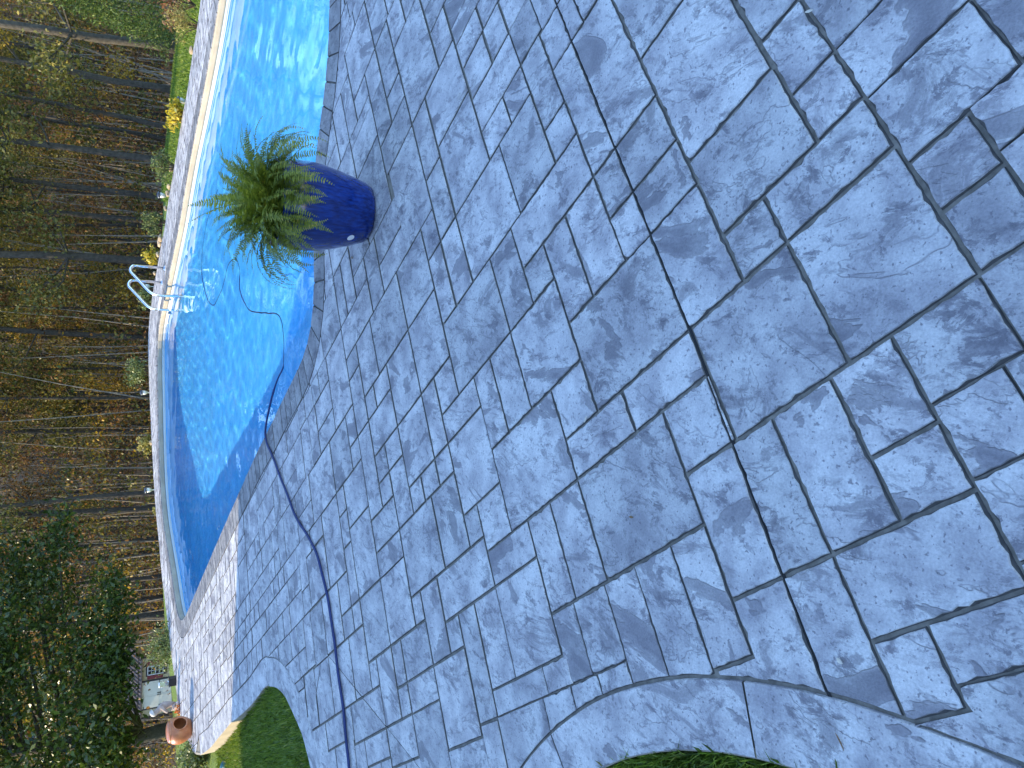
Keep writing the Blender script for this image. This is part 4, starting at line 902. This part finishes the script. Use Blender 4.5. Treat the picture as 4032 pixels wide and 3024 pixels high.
# broadleaf evergreen beside the shed
M['holly'] = leaf_mat('glossy_evergreen_leaves', [(0.0, (0.016, 0.036, 0.007)), (0.5, (0.058, 0.092, 0.015)), (0.9, (0.13, 0.17, 0.028)), (1.0, (0.30, 0.26, 0.05))], 0.36, 0.28, 0.5)
ev = empty('evergreen_tree', (-11.6, 28.0, gz(-11.6, 28))); tag(ev, 'large dark glossy evergreen tree overhanging the shed', 'tree'); z0 = gz(-10.9, 28)
re_ = np.random.default_rng(9)
br = [tube([(0, 0, -.4), (-.1, 0, 1.2), (.15, 0, 3.0), (.5, .1, 6.5), (.6, .2, 10)], [.27, .22, .20, .14, .05], 10)]
cl = []
for k in range(190):
    a = re_.random() * 6.28; zc = 1.9 + 8.6 * re_.random() ** .9; rmax = 6.0 * math.sin(min(1, (zc - .6) / 3.2) * math.pi / 2) * (1 - max(0, zc - 4) / 8.5); q = rmax * re_.uniform(.35, 1.0)
    if k % 11 == 0: a, q, zc = re_.uniform(3.6, 5.8), re_.uniform(1.5, 4.6), 2.15
    c = np.array([q * math.cos(a) + 1.4, q * math.sin(a) * .8, zc - .25 * q * .3]); cl.append(c)
    if k % 3 == 0: br.append(tube([(.2, 0, max(1.0, zc - 1.2)), tuple(c * .55 + np.array([.1, 0, zc * .36])), tuple(c)], [.07, .045, .012], 5, False))
mk('trunk', join(*br), M['bark'], ev, True)
C = []
for c in cl:
    m_ = re_.normal(size=(260, 3)) * np.array([.52, .52, .30]); C.append(c + m_)
C = np.vstack(C); nr = C - np.array([.8, 0, 4]); nr /= np.linalg.norm(nr, axis=1)[:, None]
V, F = leaves(C, nr + [0, 0, .4], .19, re_, .45, .5); link('crown', fast_mesh('crown', V, F, M['holly'], rnd=np.clip(re_.normal(.45, .25, len(F)), 0, 1)), ev)

# cedar at the lawn end
M['cedar'] = leaf_mat('cedar_sprays', [(0.0, (0.02, 0.05, 0.010)), (0.5, (0.075, 0.125, 0.022)), (1.0, (0.21, 0.26, 0.045))], 0.6, 0.2)
cx_, cy_ = 11.9, 26.0; cz_ = gz(cx_, cy_); ce = empty('cedar_tree', (cx_, cy_, cz_)); tag(ce, 'bright green conical cedar at the end of the lawn', 'tree')
mk('trunk', tube([(0, 0, -.4), (0, .05, 2), (.05, 0, 4.6)], [.11, .08, .02], 7), M['bark'], ce, True)
zc = .35 + 4.3 * re_.random(20000) ** 1.25; a = re_.random(20000) * 6.28; rr_ = (1.55 * (1 - (zc - .3) / 4.7) ** .8) * re_.uniform(.55, 1.05, 20000) * (1 + .16 * np.sin(5 * a + 2 * zc))
C = np.c_[rr_ * np.cos(a), rr_ * np.sin(a), zc]; V, F = leaves(C, np.c_[np.cos(a), np.sin(a), np.full(20000, .9)] * 1.6, .10, re_, .3)
link('crown', fast_mesh('crown', V, F, M['cedar'], rnd=np.clip(re_.normal(.5, .25, len(F)), 0, 1)), ce)

# understorey: a mass of saplings and autumn leaves through the wood
def understorey(name, mat, N, seed, size, label, dens, ymin=36.0, zmax=5.0):
    rg = np.random.default_rng(seed); nc = int(N / dens); d = ymin + (88 - ymin) * rg.random(nc) ** .8; x = rg.uniform(-.52, .52, nc) * d
    zc = zmax * rg.random(nc) ** 1.3 * (d / 45); g0 = ground_z(x, d); Cc = np.c_[x, d, g0 + .2 + zc]; rr = rg.uniform(.35, 1.2, nc)
    C = (Cc[:, None, :] + rg.normal(size=(nc, dens, 3)) * (rr[:, None, None] * np.array([1.0, 1.0, .55]))).reshape(-1, 3)
    ok_ = (C[:, 2] > g0.repeat(dens) + .05) & ~((C[:, 0] > SX0 - .5) & (C[:, 0] < SX1 + .8) & (C[:, 1] > 38) & (C[:, 1] < 47)); C = C[ok_]
    V, F = leaves(C, np.zeros_like(C) + [0, 0, .3], size, rg, .6); o = link(name, fast_mesh(name, V, F, mat, rnd=np.clip(rg.normal(.5, .27, len(F)), 0, 1)))
    tag(o, label, 'undergrowth', kind='stuff')
understorey('undergrowth', M['lv_olive'], 60000, 1, .17, 'olive green undergrowth filling the wood', 70)
understorey('undergrowth', M['lv_gold'], 22000, 2, .16, 'golden yellow undergrowth scattered through the wood', 60)
understorey('undergrowth', M['lv_rust'], 60000, 3, .17, 'rusty brown undergrowth filling the wood', 70)
understorey('undergrowth', M['holly'], 16000, 4, .17, 'dark evergreen undergrowth in the wood', 80, 38)
# thin dead stems
rd = random.Random(5); parts = []
for _ in range(520):
    d = rd.uniform(37, 75); x = rd.uniform(-.5, .5) * d; g0 = gz(x, d)
    if SX0 - 1 < x < SX1 + 1 and d < 48: continue
    L = rd.uniform(3, 8); a, b = rd.gauss(0, .09), rd.gauss(0, .09)
    if rd.random() < .15: a *= 2
    parts.append(tube([(x, d, g0 - .1), (x + a * L * .5 + rd.gauss(0, .05), d + b * L * .5, g0 + L * .5), (x + a * L, d + b * L, g0 + L)], [rd.uniform(.02, .05), .022, .008], 5, False))
tag(mk('thicket', join(*parts), simple('pale_stem_bark', (.27, .225, .175), .9, .4, 5), None, True), 'thin bare saplings crowding the wood', 'saplings', kind='stuff')

# ------------------------------------------------------------------ grass
M['grass'] = leaf_mat('grass_blades', [(0.0, (0.045, 0.085, 0.008)), (0.5, (0.13, 0.21, 0.018)), (0.85, (0.26, 0.33, 0.04)), (1.0, (0.42, 0.37, 0.12))], 0.5, 0.3)
def grass(name, X, Y, hgt, wid, seed, label, lean=.5, zoff=0.0):
    rg = np.random.default_rng(seed); ok_ = ~inside(OUTER, X, Y); X, Y = X[ok_], Y[ok_]; N = len(X); Z = ground_z(X, Y) + zoff
    h_ = hgt * rg.uniform(.45, 1.25, N); a = rg.random(N) * 6.28; wv = np.c_[np.cos(a), np.sin(a), np.zeros(N)] * (wid * rg.uniform(.6, 1.2, N))[:, None]
    b = rg.random(N) * 6.28; l_ = np.abs(rg.normal(0, lean, N)) * h_; ld_ = np.c_[np.cos(b) * l_, np.sin(b) * l_, np.zeros(N)]
    B = np.c_[X, Y, Z - .005]; mid = B + ld_ * .35 + np.c_[np.zeros(N), np.zeros(N), h_ * .6]; tip = B + ld_ + np.c_[np.zeros(N), np.zeros(N), h_ * np.clip(1 - .3 * l_ / h_, .4, 1)]
    V = np.stack([B - wv, B + wv, mid + wv * .8, tip, mid - wv * .8], 1).reshape(-1, 3); F = np.arange(5 * N).reshape(N, 5)
    tag(link(name, fast_mesh(name, V, F, M['grass'], rnd=np.clip(rg.normal(.45, .22, N), 0, 1))), label, 'grass', kind='stuff')
rg = np.random.default_rng(3)
X = rg.uniform(-2.1, -.98, 26000); Y = rg.uniform(.9, 2.75, 26000); dk = dist_poly(bed_c, X, Y, False); m_ = dk < .75
grass('bed_grass', X[m_], Y[m_], .065, .0030, 4, 'dark grass growing in the curved bed beside the paving', .6, .0)
X = rg.uniform(-8.6, -2.8, 90000); Y = rg.uniform(5.9, 11.6, 90000); dk = dist_poly(lawn_c, X, Y, False); m_ = (dk < 2.6) & (np.abs(X) / (Y * .86 + .9) < .56)
grass('lawn_grass', X[m_], Y[m_], .06, .0035, 5, 'mown green grass in the corner of the lawn beside the patio')
X = rg.uniform(3.0, 15, 80000); Y = rg.uniform(11, 31, 80000); m_ = (X / Y > .22) & (X / Y < .52)
grass('lawn_grass', X[m_], Y[m_], .10, .010, 6, 'sunlit mown grass sloping down towards the wood')

# ------------------------------------------------------------------ small litter on the paving
M['dry'] = simple('dry_leaf', (0.22, 0.12, 0.05), .7, .3, 60); M['pale'] = simple('pale_husk', (0.62, 0.55, 0.45), .6, .15, 60)
def litter(name, loc, L, wd_, rz, mat, label, curl=.3):
    V, F = [], []
    for i in range(6):
        t = i / 5; wv = wd_ * math.sin(math.pi * (.08 + .84 * t)); z = .002 + curl * L * (t - .5) ** 2
        V += [((t - .5) * L, -wv / 2, z + wv * .3), ((t - .5) * L, 0, z), ((t - .5) * L, wv / 2, z + wv * .3)]
    for i in range(5):
        F += [(3 * i, 3 * i + 1, 3 * i + 4, 3 * i + 3), (3 * i + 1, 3 * i + 2, 3 * i + 5, 3 * i + 4)]
    o = mk(name, (V, F), mat, None, True, loc=loc); o.rotation_euler = (0, 0, rz); tag(o, label, 'litter'); return o
litter('dry_husk', (-0.136, 2.389, .001), .030, .010, R(-30), M['pale'], 'short pale husk lying by a joint past the saw cut')
litter('dry_leaf', (-0.473, 2.115, .001), .024, .009, R(95), M['dry'], 'small dark curled leaf in the middle of a large pale slab')
litter('dry_husk', (-0.721, 1.273, .001), .020, .012, R(60), M['pale'], 'tiny white husk near the curved grass bed')
litter('dry_leaf', (0.882, 5.128, .001), .030, .022, R(40), M['dry'], 'small tan leaf on the paving behind the blue planter')
litter('dry_husk', (1.011, 1.367, .001), .026, .008, R(80), M['pale'], 'straw coloured husk caught in a wide joint')
litter('dry_leaf', (-0.93, 1.27, .003), .045, .006, R(35), M['dry'], 'thin curled brown twig where the saw cut meets the border')
